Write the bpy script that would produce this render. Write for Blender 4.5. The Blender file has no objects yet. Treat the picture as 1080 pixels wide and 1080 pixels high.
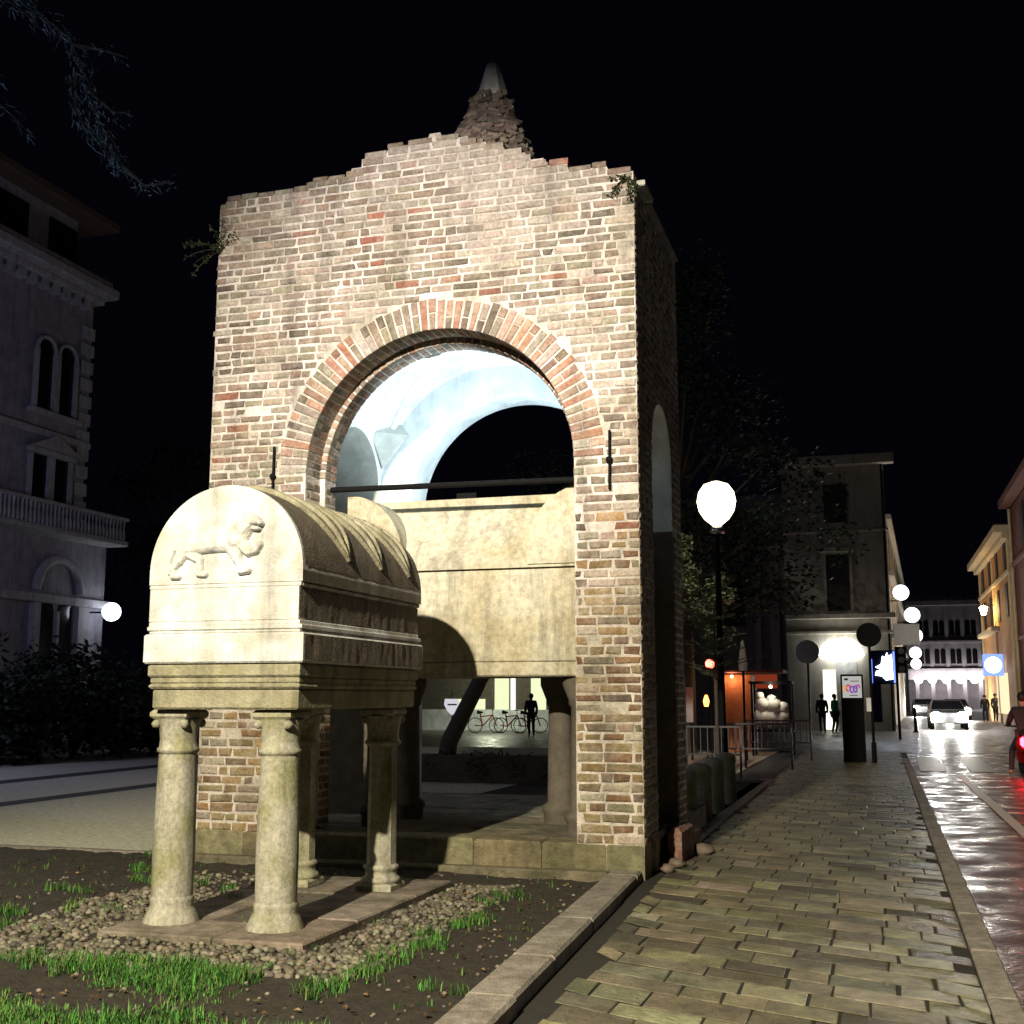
import bpy, math, random
from mathutils import Vector, Matrix, noise
R = math.radians
rnd = random.Random(7)
C = bpy.context.scene.collection
SC = bpy.context.scene

# ------------------------------------------------------------------ camera, sky, key lamp, exposure
cam_d = bpy.data.cameras.new('camera'); cam = bpy.data.objects.new('camera', cam_d); C.objects.link(cam)
cam.location = (0, 0, 1.6); cam.rotation_euler = (R(90 + 8.87), 0, R(17.1))
cam_d.sensor_width = 36; cam_d.sensor_height = 36; cam_d.lens = 1250 / 1080 * 36
cam_d.clip_start = .05; cam_d.clip_end = 3000
SC.camera = cam
w = bpy.data.worlds.new('World'); SC.world = w; w.use_nodes = True
bg = w.node_tree.nodes['Background']
bg.inputs[0].default_value = (.0008, .0008, .0022, 1); bg.inputs[1].default_value = 1.0
SC.view_settings.view_transform = 'Standard'; SC.view_settings.look = 'None'
SC.view_settings.exposure = 0; SC.view_settings.gamma = 1
SC.render.engine = 'CYCLES'
SC.cycles.use_denoising = True
SC.cycles.max_bounces = 5; SC.cycles.diffuse_bounces = 3; SC.cycles.glossy_bounces = 3
SC.cycles.sample_clamp_indirect = 4
FLOOD = (-3.0, -4.0, 7.8)          # lamp of the floodlight post behind the photographer
KEY = dict(power=15500, color=(1.0, .88, .64))

def spot(name, loc, target, power, color, angle, blend=.5, size=.12):
    l = bpy.data.lights.new(name, 'SPOT'); l.energy = power; l.color = color
    l.spot_size = R(angle); l.spot_blend = blend; l.shadow_soft_size = size
    o = bpy.data.objects.new(name, l); C.objects.link(o); o.location = loc
    o.rotation_euler = (Vector(target) - Vector(loc)).to_track_quat('-Z', 'Y').to_euler()
    return o
def point(name, loc, power, color, size=.1):
    l = bpy.data.lights.new(name, 'POINT'); l.energy = power; l.color = color; l.shadow_soft_size = size
    o = bpy.data.objects.new(name, l); C.objects.link(o); o.location = loc
    return o
spot('flood_beam', FLOOD, (-3.2, 9.0, 1.2), KEY['power'], KEY['color'], 56, .7, .10)

spot('added_upper_beam', (FLOOD[0] - .25, FLOOD[1], FLOOD[2] + .15), (-4.05, 10.6, 5.2), 12500, (1.0, .92, .90), 27, .9, .10)  # added beam that brightens the upper middle of the front wall

# ------------------------------------------------------------------ materials
def mat(name, base=(.5, .5, .5), rough=.8, attr=False, n_scale=6, n_amt=.25, bump=.0, b_scale=40, metal=0, tint=None, t_scale=1.5, t_amt=.0, spec=.5, streak=0):
    m = bpy.data.materials.new(name); m.use_nodes = True
    nt = m.node_tree; N = nt.nodes; L = nt.links; b = N['Principled BSDF']
    b.inputs['Roughness'].default_value = rough; b.inputs['Metallic'].default_value = metal
    b.inputs['Specular IOR Level'].default_value = spec
    tc = N.new('ShaderNodeTexCoord')
    if attr:
        a = N.new('ShaderNodeVertexColor'); a.layer_name = 'Col'; col = a.outputs['Color']
    else:
        a = N.new('ShaderNodeRGB'); a.outputs[0].default_value = (*base, 1); col = a.outputs[0]
    geo = N.new('ShaderNodeNewGeometry')
    if tint:
        n2 = N.new('ShaderNodeTexNoise'); n2.inputs['Scale'].default_value = t_scale; n2.inputs['Detail'].default_value = 6
        L.new(geo.outputs['Position'], n2.inputs['Vector'])
        r = N.new('ShaderNodeValToRGB'); r.color_ramp.elements[0].position = .42; r.color_ramp.elements[1].position = .68
        L.new(n2.outputs['Fac'], r.inputs['Fac'])
        mm = N.new('ShaderNodeMath'); mm.operation = 'MULTIPLY'; mm.inputs[1].default_value = t_amt
        L.new(r.outputs['Color'], mm.inputs[0])
        mx = N.new('ShaderNodeMix'); mx.data_type = 'RGBA'; mx.inputs['B'].default_value = (*tint, 1)
        L.new(mm.outputs[0], mx.inputs['Factor']); L.new(col, mx.inputs['A']); col = mx.outputs['Result']
    if n_amt:
        n = N.new('ShaderNodeTexNoise'); n.inputs['Scale'].default_value = n_scale; n.inputs['Detail'].default_value = 8; n.inputs['Roughness'].default_value = .65
        L.new(geo.outputs['Position'], n.inputs['Vector'])
        mr = N.new('ShaderNodeMapRange'); mr.inputs['From Min'].default_value = .25; mr.inputs['From Max'].default_value = .75
        mr.inputs['To Min'].default_value = 1 - n_amt; mr.inputs['To Max'].default_value = 1 + n_amt
        L.new(n.outputs['Fac'], mr.inputs['Value'])
        mu = N.new('ShaderNodeMix'); mu.data_type = 'RGBA'; mu.blend_type = 'MULTIPLY'; mu.inputs['Factor'].default_value = 1
        L.new(col, mu.inputs['A']); L.new(mr.outputs[0], mu.inputs['B']); col = mu.outputs['Result']
    if streak:            # rain runoff stains and soot, irregular, longer than wide
        mp = N.new('ShaderNodeMapping'); mp.inputs['Scale'].default_value = (4.5, 4.5, .55); L.new(geo.outputs['Position'], mp.inputs['Vector'])
        ns = N.new('ShaderNodeTexNoise'); ns.inputs['Scale'].default_value = 1.0; ns.inputs['Detail'].default_value = 9; ns.inputs['Roughness'].default_value = .7
        L.new(mp.outputs[0], ns.inputs['Vector'])
        ms = N.new('ShaderNodeMapRange'); ms.inputs['From Min'].default_value = .48; ms.inputs['From Max'].default_value = .68
        ms.inputs['To Min'].default_value = 1.0; ms.inputs['To Max'].default_value = 1 - streak
        L.new(ns.outputs['Fac'], ms.inputs['Value'])
        m3 = N.new('ShaderNodeMix'); m3.data_type = 'RGBA'; m3.blend_type = 'MULTIPLY'; m3.inputs['Factor'].default_value = 1
        L.new(col, m3.inputs['A']); L.new(ms.outputs[0], m3.inputs['B']); col = m3.outputs['Result']
    L.new(col, b.inputs['Base Color'])
    if bump:
        nb = N.new('ShaderNodeTexNoise'); nb.inputs['Scale'].default_value = b_scale; nb.inputs['Detail'].default_value = 6
        L.new(geo.outputs['Position'], nb.inputs['Vector'])
        bp = N.new('ShaderNodeBump'); bp.inputs['Strength'].default_value = bump; bp.inputs['Distance'].default_value = .02
        L.new(nb.outputs['Fac'], bp.inputs['Height']); L.new(bp.outputs[0], b.inputs['Normal'])
    return m
def emit(name, color, strength):
    m = bpy.data.materials.new(name); m.use_nodes = True; N = m.node_tree.nodes; L = m.node_tree.links
    N.remove(N['Principled BSDF']); e = N.new('ShaderNodeEmission')
    e.inputs[0].default_value = (*color, 1); e.inputs[1].default_value = strength
    L.new(e.outputs[0], N['Material Output'].inputs[0]); return m
M = {}
M['brick'] = mat('brick', attr=True, rough=.9, n_scale=26, n_amt=.45, bump=.8, b_scale=55, tint=(.44, .39, .32), t_scale=9, t_amt=.38, streak=0.35)
M['mortar'] = mat('mortar', (.58, .53, .48), .95, n_scale=11, n_amt=.4, bump=.9, b_scale=45, tint=(.24, .21, .14), t_scale=1.8, t_amt=.75, streak=0.45)
M['plaster'] = mat('plaster', (.74, .76, .76), .9, n_scale=5, n_amt=.16, bump=.3, b_scale=18, tint=(.42, .43, .43), t_scale=2.2, t_amt=.55, streak=0.22)
M['plaster_grey'] = mat('plaster_grey', (.42, .42, .38), .9, n_scale=4, n_amt=.3, bump=.2, b_scale=25)
M['limestone'] = mat('limestone', (.68, .70, .72), .85, n_scale=9, n_amt=.26, bump=.4, b_scale=60, tint=(.46, .43, .34), t_scale=3.2, t_amt=.7, streak=0.38)
M['weathered_stone'] = mat('weathered_stone', (.33, .31, .22), .9, n_scale=9, n_amt=.4, bump=.6, b_scale=50, tint=(.20, .19, .10), t_scale=3, t_amt=.7, streak=0.5)
M['column_stone'] = mat('column_stone', (.38, .365, .30), .88, n_scale=34, n_amt=.42, bump=.3, b_scale=90, tint=(.22, .22, .09), t_scale=4, t_amt=.85, streak=0.5)
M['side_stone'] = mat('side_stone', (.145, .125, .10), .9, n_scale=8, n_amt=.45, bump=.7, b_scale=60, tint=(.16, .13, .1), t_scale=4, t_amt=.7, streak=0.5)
M['ant_stone'] = mat('ant_stone', (.47, .44, .33), .88, n_scale=18, n_amt=.38, bump=.4, b_scale=55, tint=(.32, .26, .12), t_scale=1.9, t_amt=.75, streak=0.5)
M['dark_and_shaded_stone'] = mat('dark_and_shaded_stone', (.11, .095, .075), .9, n_scale=6, n_amt=.4, bump=.4)  # dark stone; also stands for shade on jambs and sarcophagus columns
M['floor_stone'] = mat('floor_stone', attr=True, rough=.85, n_scale=11, n_amt=.5, bump=.7, b_scale=40, tint=(.06, .06, .03), t_scale=2.6, t_amt=.75, streak=0.4)
M['slab'] = mat('slab', attr=True, rough=.48, n_scale=9, n_amt=.5, bump=.75, b_scale=34, tint=(.055, .05, .035), t_scale=2.4, t_amt=.7)
M['joint'] = mat('joint', (.018, .016, .012), .9, n_scale=12, n_amt=.4)
M['kerb'] = mat('kerb', (.26, .235, .20), .8, n_scale=14, n_amt=.45, bump=.7, b_scale=60, tint=(.12, .10, .075), t_scale=3, t_amt=.6, streak=0.3)
M['soil'] = mat('soil', (.024, .019, .012), .95, n_scale=11, n_amt=.6, bump=1.0, b_scale=30)
M['ground'] = mat('ground', (.05, .05, .045), .9, n_scale=3, n_amt=.4)
M['gravel'] = mat('gravel', (.50, .49, .38), .9, n_scale=14, n_amt=.45, bump=.5, b_scale=80)
M['painted_shadow'] = mat('painted_shadow', (.05, .05, .045), .85, n_scale=8, n_amt=.4)  # tone of the shadow stripes painted on the plaza
M['pebble'] = mat('pebble', attr=True, rough=.7, n_scale=30, n_amt=.3)
M['leaf'] = mat('leaf', attr=True, rough=.7, n_scale=3, n_amt=.3, spec=.15)
M['bark'] = mat('bark', (.07, .055, .04), .95, n_scale=12, n_amt=.4, bump=.8, b_scale=30)
M['iron'] = mat('iron', (.007, .007, .007), .8, n_amt=.2, n_scale=20, spec=.08)
M['iron_grey'] = mat('iron_grey', (.07, .07, .07), .5, n_amt=.2, n_scale=20)
M['palazzo'] = mat('palazzo', (.36, .34, .39), .9, n_scale=2.5, n_amt=.3, bump=.3, b_scale=12, streak=0.4)
M['palazzo_trim'] = mat('palazzo_trim', (.52, .50, .52), .9, n_scale=4, n_amt=.25, streak=0.4)
M['roof_tile'] = mat('roof_tile', (.14, .09, .07), .9, n_scale=8, n_amt=.4)
M['glass'] = mat('glass', (.01, .01, .012), .12, n_amt=0)
M['shutter'] = mat('shutter', (.035, .03, .025), .7, n_amt=.3, n_scale=8)
M['stucco'] = mat('stucco', (.50, .46, .36), .9, n_scale=1.5, n_amt=.2, bump=.1, tint=(.36, .32, .25), t_scale=.6, t_amt=.5, streak=0.3)
M['stucco_trim'] = mat('stucco_trim', (.55, .50, .38), .85, n_scale=3, n_amt=.2, streak=0.3)
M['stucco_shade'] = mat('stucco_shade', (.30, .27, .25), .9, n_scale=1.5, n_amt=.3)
M['ochre'] = mat('ochre', (.52, .26, .085), .9, n_scale=2, n_amt=.25)
M['ochre_trim'] = mat('ochre_trim', (.66, .52, .30), .9, n_scale=2, n_amt=.2)
M['red_wall'] = mat('red_wall', (.15, .05, .035), .9, n_scale=2, n_amt=.3)
M['far_wall'] = mat('far_wall', (.42, .39, .42), .9, n_scale=1, n_amt=.25)
M['wood_orange'] = mat('wood_orange', (.42, .14, .05), .7, n_scale=10, n_amt=.35)
M['white_paint'] = mat('white_paint', (.75, .75, .73), .5, n_amt=.1)
M['road_paint'] = mat('road_paint', (.62, .6, .55), .5, n_scale=14, n_amt=.4)
M['red_paint'] = mat('red_paint', (.6, .015, .015), .3, n_amt=.1)
M['black_cloth'] = mat('black_cloth', (.03, .028, .032), .8, n_amt=.3, n_scale=15)
M['blue_cloth'] = mat('blue_cloth', (.02, .03, .09), .8, n_amt=.2)
M['green_cloth'] = mat('green_cloth', (.02, .22, .10), .8, n_amt=.2)
M['skin'] = mat('skin', (.45, .27, .19), .55, n_amt=.08)
M['hair'] = mat('hair', (.018, .012, .008), .6, n_amt=.3)
M['rubber'] = mat('rubber', (.012, .012, .012), .8, n_amt=.1)
M['chrome'] = mat('chrome', (.6, .6, .6), .2, metal=1, n_amt=0)
M['car_paint'] = mat('car_paint', (.12, .12, .13), .25, n_amt=.05)
M['sheet_white'] = mat('sheet_white', (.62, .6, .52), .7, n_scale=5, n_amt=.3, bump=.6, b_scale=14)
M['blue_box'] = emit('blue_box', (.02, .05, .55), .5)
E_lamp = emit('lamp_light', (1, .90, .62), 4.5)
E_globe = emit('globe_light', (.90, .88, 1.0), 4)
E_globe_far = emit('globe_far_light', (1, .93, .90), 16)
E_pal = emit('palazzo_lamp_light', (.82, .9, 1.0), 4)
E_head = emit('headlight_light', (1, .97, .9), 300)
E_sign = emit('sign_light', (.85, .93, 1.0), 8)
E_sign_blue = emit('sign_blue_light', (.16, .25, 1.0), 2.2)
E_awning = emit('awning_light', (.96, .98, 1.0), 8)
E_shop = emit('shop_light', (1, .97, .80), 1.6)
E_store = emit('store_light', (.95, 1.0, .60), 1.0)
E_store_w = emit('store_white_light', (1.0, 1.0, .9), 1.5)
E_red = emit('red_light', (1, .05, .03), 25)
E_tail = emit('tail_light', (1, .01, .02), 60)
E_orange = emit('orange_light', (1, .25, .05), 8)
E_uplight = emit('uplight', (.85, .95, 1.0), 6)

def road_mat(name, c1, c2, scale, rough0, rough1):
    m = bpy.data.materials.new(name); m.use_nodes = True; nt = m.node_tree; N = nt.nodes; L = nt.links; b = N['Principled BSDF']
    geo = N.new('ShaderNodeNewGeometry')
    mp = N.new('ShaderNodeMapping'); mp.inputs['Rotation'].default_value = (0, 0, R(45)); L.new(geo.outputs['Position'], mp.inputs['Vector'])
    br = N.new('ShaderNodeTexBrick'); br.inputs['Scale'].default_value = scale; br.inputs['Mortar Size'].default_value = .025
    br.inputs['Brick Width'].default_value = .5; br.inputs['Row Height'].default_value = .5
    br.inputs['Color1'].default_value = (*c1, 1); br.inputs['Color2'].default_value = (*c2, 1); br.inputs['Mortar'].default_value = (.015, .014, .013, 1)
    L.new(mp.outputs[0], br.inputs['Vector'])
    n = N.new('ShaderNodeTexNoise'); n.inputs['Scale'].default_value = 2.2; n.inputs['Detail'].default_value = 7; L.new(geo.outputs['Position'], n.inputs['Vector'])
    mr = N.new('ShaderNodeMapRange'); mr.inputs['From Min'].default_value = .38; mr.inputs['From Max'].default_value = .62
    mr.inputs['To Min'].default_value = rough0; mr.inputs['To Max'].default_value = rough1
    L.new(n.outputs['Fac'], mr.inputs['Value']); L.new(mr.outputs[0], b.inputs['Roughness'])
    mu = N.new('ShaderNodeMix'); mu.data_type = 'RGBA'; mu.blend_type = 'MULTIPLY'; mu.inputs['Factor'].default_value = .7
    L.new(br.outputs['Color'], mu.inputs['A']); L.new(n.outputs['Color'], mu.inputs['B']); L.new(mu.outputs['Result'], b.inputs['Base Color'])
    n3 = N.new('ShaderNodeTexNoise'); n3.inputs['Scale'].default_value = 25; L.new(geo.outputs['Position'], n3.inputs['Vector'])
    ad = N.new('ShaderNodeMath'); ad.operation = 'MULTIPLY_ADD'; ad.inputs[1].default_value = -.6
    L.new(br.outputs['Fac'], ad.inputs[0]); L.new(n3.outputs['Fac'], ad.inputs[2])
    bp = N.new('ShaderNodeBump'); bp.inputs['Strength'].default_value = .5; bp.inputs['Distance'].default_value = .01
    L.new(ad.outputs[0], bp.inputs['Height']); L.new(bp.outputs[0], b.inputs['Normal'])
    return m
M['road'] = road_mat('road', (.13, .06, .052), (.085, .05, .048), 4.5, .26, .62)
M['plaza_street'] = road_mat('plaza_street', (.22, .20, .17), (.17, .155, .14), 2.2, .3, .6)

# ------------------------------------------------------------------ mesh builder
class MB:
    def __init__(s): s.v = []; s.f = []; s.c = []; s.m = []; s.sm = []
    def face(s, pts, col=None, mi=0, smooth=False):
        b = len(s.v); s.v += [tuple(p) for p in pts]; s.f.append(tuple(range(b, b + len(pts)))); s.c.append(col); s.m.append(mi); s.sm.append(smooth)
    def mesh(s, verts, faces, col=None, mi=0, smooth=False):
        b = len(s.v); s.v += [tuple(p) for p in verts]
        for f in faces: s.f.append(tuple(i + b for i in f)); s.c.append(col); s.m.append(mi); s.sm.append(smooth)
    def box(s, x0, x1, y0, y1, z0, z1, col=None, mi=0, ch=0.0):
        if ch <= 0:
            v = [(x0, y0, z0), (x1, y0, z0), (x1, y1, z0), (x0, y1, z0), (x0, y0, z1), (x1, y0, z1), (x1, y1, z1), (x0, y1, z1)]
            s.mesh(v, [(0, 3, 2, 1), (4, 5, 6, 7), (0, 1, 5, 4), (1, 2, 6, 5), (2, 3, 7, 6), (3, 0, 4, 7)], col, mi)
        else:
            # chamfered box: rings
            c = min(ch, (x1 - x0) * .45, (y1 - y0) * .45, (z1 - z0) * .45)
            def ring(i, z): return [(x0 + i, y0 + i, z), (x1 - i, y0 + i, z), (x1 - i, y1 - i, z), (x0 + i, y1 - i, z)]
            v = ring(c, z0) + ring(0, z0 + c) + ring(0, z1 - c) + ring(c, z1)
            f = [(3, 2, 1, 0), (12, 13, 14, 15)]
            for k in range(3):
                for j in range(4): a = k * 4 + j; b2 = k * 4 + (j + 1) % 4; f.append((a, b2, b2 + 4, a + 4))
            s.mesh(v, f, col, mi)
    def tube(s, pts, rad, n=8, col=None, mi=0, smooth=True, cap=True):
        pts = [Vector(p) for p in pts]
        rads = rad if isinstance(rad, (list, tuple)) else [rad] * len(pts)
        vs = []; up = Vector((0, 0, 1))
        prev = None
        for i, p in enumerate(pts):
            d = (pts[min(i + 1, len(pts) - 1)] - pts[max(i - 1, 0)])
            if d.length < 1e-9: d = Vector((0, 0, 1))
            d.normalize()
            if prev is None:
                a = d.cross(up)
                if a.length < .05: a = d.cross(Vector((1, 0, 0)))
            else:
                a = prev - d * prev.dot(d)
                if a.length < 1e-4: a = d.cross(Vector((1, 0, 0)))
            a.normalize(); b = d.cross(a); prev = a
            for k in range(n):
                t = 2 * math.pi * k / n; vs.append(p + (a * math.cos(t) + b * math.sin(t)) * rads[i])
        fs = []
        for i in range(len(pts) - 1):
            for k in range(n): fs.append((i * n + k, i * n + (k + 1) % n, (i + 1) * n + (k + 1) % n, (i + 1) * n + k))
        s.mesh(vs, fs, col, mi, smooth)
        if cap:
            s.face([vs[k] for k in range(n)][::-1], col, mi); s.face(vs[-n:], col, mi)
    def lathe(s, prof, cx, cy, n=20, col=None, mi=0, smooth=True, rot=0, sq=1.0):
        vs = []; fs = []
        for (r, z) in prof:
            for k in range(n):
                t = 2 * math.pi * k / n + rot; vs.append((cx + r * math.cos(t), cy + r * math.sin(t) * sq, z))
        for i in range(len(prof) - 1):
            for k in range(n): fs.append((i * n + k, i * n + (k + 1) % n, (i + 1) * n + (k + 1) % n, (i + 1) * n + k))
        s.mesh(vs, fs, col, mi, smooth)
        s.face(vs[:n][::-1], col, mi); s.face(vs[-n:], col, mi)
    def ball(s, c, r, n=12, col=None, mi=0, sz=1.0, jit=0):
        prof = []; m = max(4, n // 2)
        vs = [(c[0], c[1], c[2] - r * sz)]
        for i in range(1, m):
            a = -math.pi / 2 + math.pi * i / m
            for k in range(n):
                t = 2 * math.pi * k / n; q = r * (1 + (rnd.uniform(-jit, jit) if jit else 0))
                vs.append((c[0] + q * math.cos(a) * math.cos(t), c[1] + q * math.cos(a) * math.sin(t), c[2] + q * math.sin(a) * sz))
        vs.append((c[0], c[1], c[2] + r * sz)); fs = []
        for k in range(n): fs.append((0, 1 + (k + 1) % n, 1 + k)); fs.append((len(vs) - 1, len(vs) - 1 - n + k, len(vs) - 1 - n + (k + 1) % n))
        for i in range(m - 2):
            for k in range(n):
                a = 1 + i * n + k; b = 1 + i * n + (k + 1) % n; fs.append((a, b, b + n, a + n))
        s.mesh(vs, fs, col, mi, True)
    def prism_y(s, poly, y0, y1, col=None, mi=0, smooth=False):   # poly in (x, z), counter-clockwise seen from -y
        n = len(poly); vs = [(x, y0, z) for x, z in poly] + [(x, y1, z) for x, z in poly]
        s.mesh(vs, [tuple(range(n)), tuple(range(2 * n - 1, n - 1, -1))], col, mi)
        s.mesh(vs, [(k, k + n, (k + 1) % n + n, (k + 1) % n) for k in range(n)], col, mi, smooth)
    def build(s, name, mats, parent=None, loc=None):
        me = bpy.data.meshes.new(name); me.from_pydata(s.v, [], s.f)
        mats = mats if isinstance(mats, (list, tuple)) else [mats]
        for m in mats: me.materials.append(m)
        me.polygons.foreach_set('material_index', s.m); me.polygons.foreach_set('use_smooth', s.sm)
        if any(c is not None for c in s.c):
            ca = me.color_attributes.new('Col', 'FLOAT_COLOR', 'CORNER'); buf = []
            for f, c in zip(s.f, s.c):
                c = c or (.3, .3, .3); buf += [c[0], c[1], c[2], 1.0] * len(f)
            ca.data.foreach_set('color', buf)
        me.update()
        o = bpy.data.objects.new(name, me); C.objects.link(o)
        if parent: o.parent = parent
        if loc: o.location = loc
        return o
def tag(o, label=None, cat=None, group=None, kind=None):
    if label: o['label'] = label
    if cat: o['category'] = cat
    if group: o['group'] = group
    if kind: o['kind'] = kind
    return o
def thing(name, loc, label, cat, group=None, rz=0):
    o = bpy.data.objects.new(name, None); C.objects.link(o); o.location = loc; o.rotation_euler = (0, 0, rz); o.empty_display_size = .2
    return tag(o, label, cat, group)
def copy_tree(o, parent=None):
    c = o.copy(); C.objects.link(c); c.parent = parent
    for ch in list(o.children): copy_tree(ch, c)
    return c
def hsv(c, j):
    k = 1 + rnd.uniform(-j, j); return tuple(max(0, min(1, x * k * (1 + rnd.uniform(-j * .25, j * .25)))) for x in c)

# ------------------------------------------------------------------ ground
def sheet(name, poly, z, m):
    b = MB(); b.face([(x, y, z) for x, y in poly]); return tag(b.build(name, m), kind='structure')
sheet('ground', [(-900, -300), (900, -300), (900, 1500), (-900, 1500)], -.03, M['ground'])
sheet('plaza', [(-23, 10.95), (-6.6, 10.95), (-6.6, 17.0), (-3, 19.5), (-3, 40), (-23, 40)], -.008, M['gravel'])
sheet('plaza_shadow_bands', [(-12.5, 12.5), (-12.95, 12.5), (-13.3, 24), (-12.75, 24)], -.004, M['painted_shadow'])  # shadow stripe across the plaza, painted as a flat dark sheet
sheet('plaza_shadow_band', [(-15.6, 14), (-16.2, 14), (-16.9, 30), (-16.2, 30)], -.004, M['painted_shadow'])  # second painted shadow stripe
sheet('road', [(.62, -5), (14, -5), (14, 37), (.62, 37)], -.006, M['road'])
sheet('street', [(-60, 37), (60, 37), (60, 260), (-60, 260)], -.002, M['plaza_street'])
sheet('pavement_bed', [(-2.4, -5), (.46, -5), (.46, 37), (-2.4, 37)], .004, M['joint'])
# lawn soil, uneven
def height(x, y): return .035 * noise.noise((x * 1.3, y * 1.3, 0)) + .02 * noise.noise((x * 5, y * 5, 3)) + .012 * noise.noise((x * 17, y * 17, 7)) + .006 * noise.noise((x * 40, y * 40, 7))
b = MB(); nx, ny = 240, 260; x0, x1, y0, y1 = -10.5, -2.05, 1.5, 10.95
vs = []
for j in range(ny + 1):
    for i in range(nx + 1):
        x = x0 + (x1 - x0) * i / nx; y = y0 + (y1 - y0) * j / ny; vs.append((x, y, .012 + height(x, y)))
b.mesh(vs, [(j * (nx + 1) + i, j * (nx + 1) + i + 1, (j + 1) * (nx + 1) + i + 1, (j + 1) * (nx + 1) + i) for j in range(ny) for i in range(nx)], smooth=True)
tag(b.build('lawn_soil', M['soil']), kind='structure')
b = MB(); b.box(-23, -6.6, 10.86, 10.95, -.03, .035); b.box(-6.6, -5.6, 10.78, 10.86, -.03, .05)
tag(b.build('plaza_edge_kerb', M['kerb']), kind='structure')
# kerb of lawn (slightly skewed stones)
b = MB(); y = -2.0
while y < 10.62:
    y2 = min(10.62, y + rnd.uniform(.9, 1.3))
    def kx(yy): return -1.83 - .24 * (yy - 5.8) / 4.8
    j = rnd.uniform(-.008, .008)
    p = [(kx(y) - .27 + j, y + .006), (kx(y) + j, y + .006), (kx(y2) + j, y2 - .006), (kx(y2) - .27 + j, y2 - .006)]
    zt = .10 + rnd.uniform(-.008, .008); c = .018
    lo = [(q[0], q[1], -.05) for q in p]; mid = [(q[0], q[1], zt - c) for q in p]
    cx = sum(q[0] for q in p) / 4; cy = sum(q[1] for q in p) / 4
    top = [(q[0] + (c if q[0] < cx else -c), q[1] + (c * .4 if q[1] < cy else -c * .4), zt) for q in p]
    b.mesh(lo + mid + top, [(0, 1, 5, 4), (1, 2, 6, 5), (2, 3, 7, 6), (3, 0, 4, 7), (4, 5, 9, 8), (5, 6, 10, 9), (6, 7, 11, 10), (7, 4, 8, 11), (8, 9, 10, 11)])
    y = y2
tag(b.build('lawn_kerb', M['kerb']), kind='structure')
# road kerb
b = MB(); y = -3.0
while y < 33:
    y2 = y + rnd.uniform(1.0, 1.5); b.box(.47, .63, y + .005, y2 - .005, -.05, .022 + rnd.uniform(-.004, .004), ch=.012); y = y2
tag(b.build('road_kerb', M['kerb']), kind='structure')
# pavement slabs: skewed courses
b = MB()
ux, uy = .931, -.365
v = -2.0
while v < 37.5:
    dv = rnd.uniform(.24, .33); s0 = -3.2 + rnd.uniform(0, .5)
    while s0 < 1.2:
        ln = rnd.choice([.26, .34, .4, .46, .52, .6]); s1 = s0 + ln
        g = .004 + rnd.uniform(0, .006)
        pts = []
        for (s, t) in ((s0 + g, g), (s1 - g, g), (s1 - g, dv - g), (s0 + g, dv - g)):
            x = s * ux; yy = v + t + s * uy
            pts.append([x + rnd.uniform(-.007, .007), yy + rnd.uniform(-.007, .007)])
        cx = sum(p[0] for p in pts) / 4; cy = sum(p[1] for p in pts) / 4
        left = -1.69 - .24 * (cy - 5.8) / 4.8 if cy < 10.7 else -1.93 - .012 * (cy - 10.7)
        if cx > left - ln * .45 and min(p[0] for p in pts) < .40:
            pts = [[min(.455, max(left, p[0])), p[1]] for p in pts]
            if max(p[0] for p in pts) - min(p[0] for p in pts) > .12:
                base = rnd.choice([(.165, .158, .095), (.19, .18, .105), (.135, .13, .085), (.17, .165, .11), (.215, .20, .125)])
                if rnd.random() < .12: base = (.08, .073, .055)
                if rnd.random() < .025: base = (.30, .27, .21)
                col = hsv(base, .32)
                z = .0125 + rnd.uniform(-.002, .002); tx = rnd.uniform(-.002, .002); ty = rnd.uniform(-.003, .003)
                zz = [z + tx * (p[0] - cx) * 2 + ty * (p[1] - cy) * 2 for p in pts]
                c = .010
                top = [(p[0] + (cx - p[0]) * c / .25, p[1] + (cy - p[1]) * c / .2, q + .001) for p, q in zip(pts, zz)]
                mid = [(p[0], p[1], q - .0035) for p, q in zip(pts, zz)]
                b.mesh(mid + top, [(0, 1, 5, 4), (1, 2, 6, 5), (2, 3, 7, 6), (3, 0, 4, 7), (4, 5, 6, 7)], col)
        s0 = s1
    v += dv
tag(b.build('pavement', M['slab']), kind='structure')
# road markings
b = MB()
for k in range(4):
    x = .75 + k * 1.05
    b.face([(x, 28.0, .0), (x + .55, 28.0, .0), (x + .62, 34.6, .0), (x + .07, 34.6, .0)])
tag(b.build('crosswalk', M['road_paint']), kind='structure')
b = MB(); b.face([(1.56, 5, .0), (1.70, 5, .0), (1.56, 27, .0), (1.42, 27, .0)])
b.face([(3.4, 44, .003), (4.4, 44, .003), (4.4, 44.5, .003), (3.4, 44.5, .003)]); b.face([(2.0, 44, .003), (2.8, 44, .003), (2.8, 44.5, .003), (2.0, 44.5, .003)])
tag(b.build('road_line', M['road_paint']), kind='structure')
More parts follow.
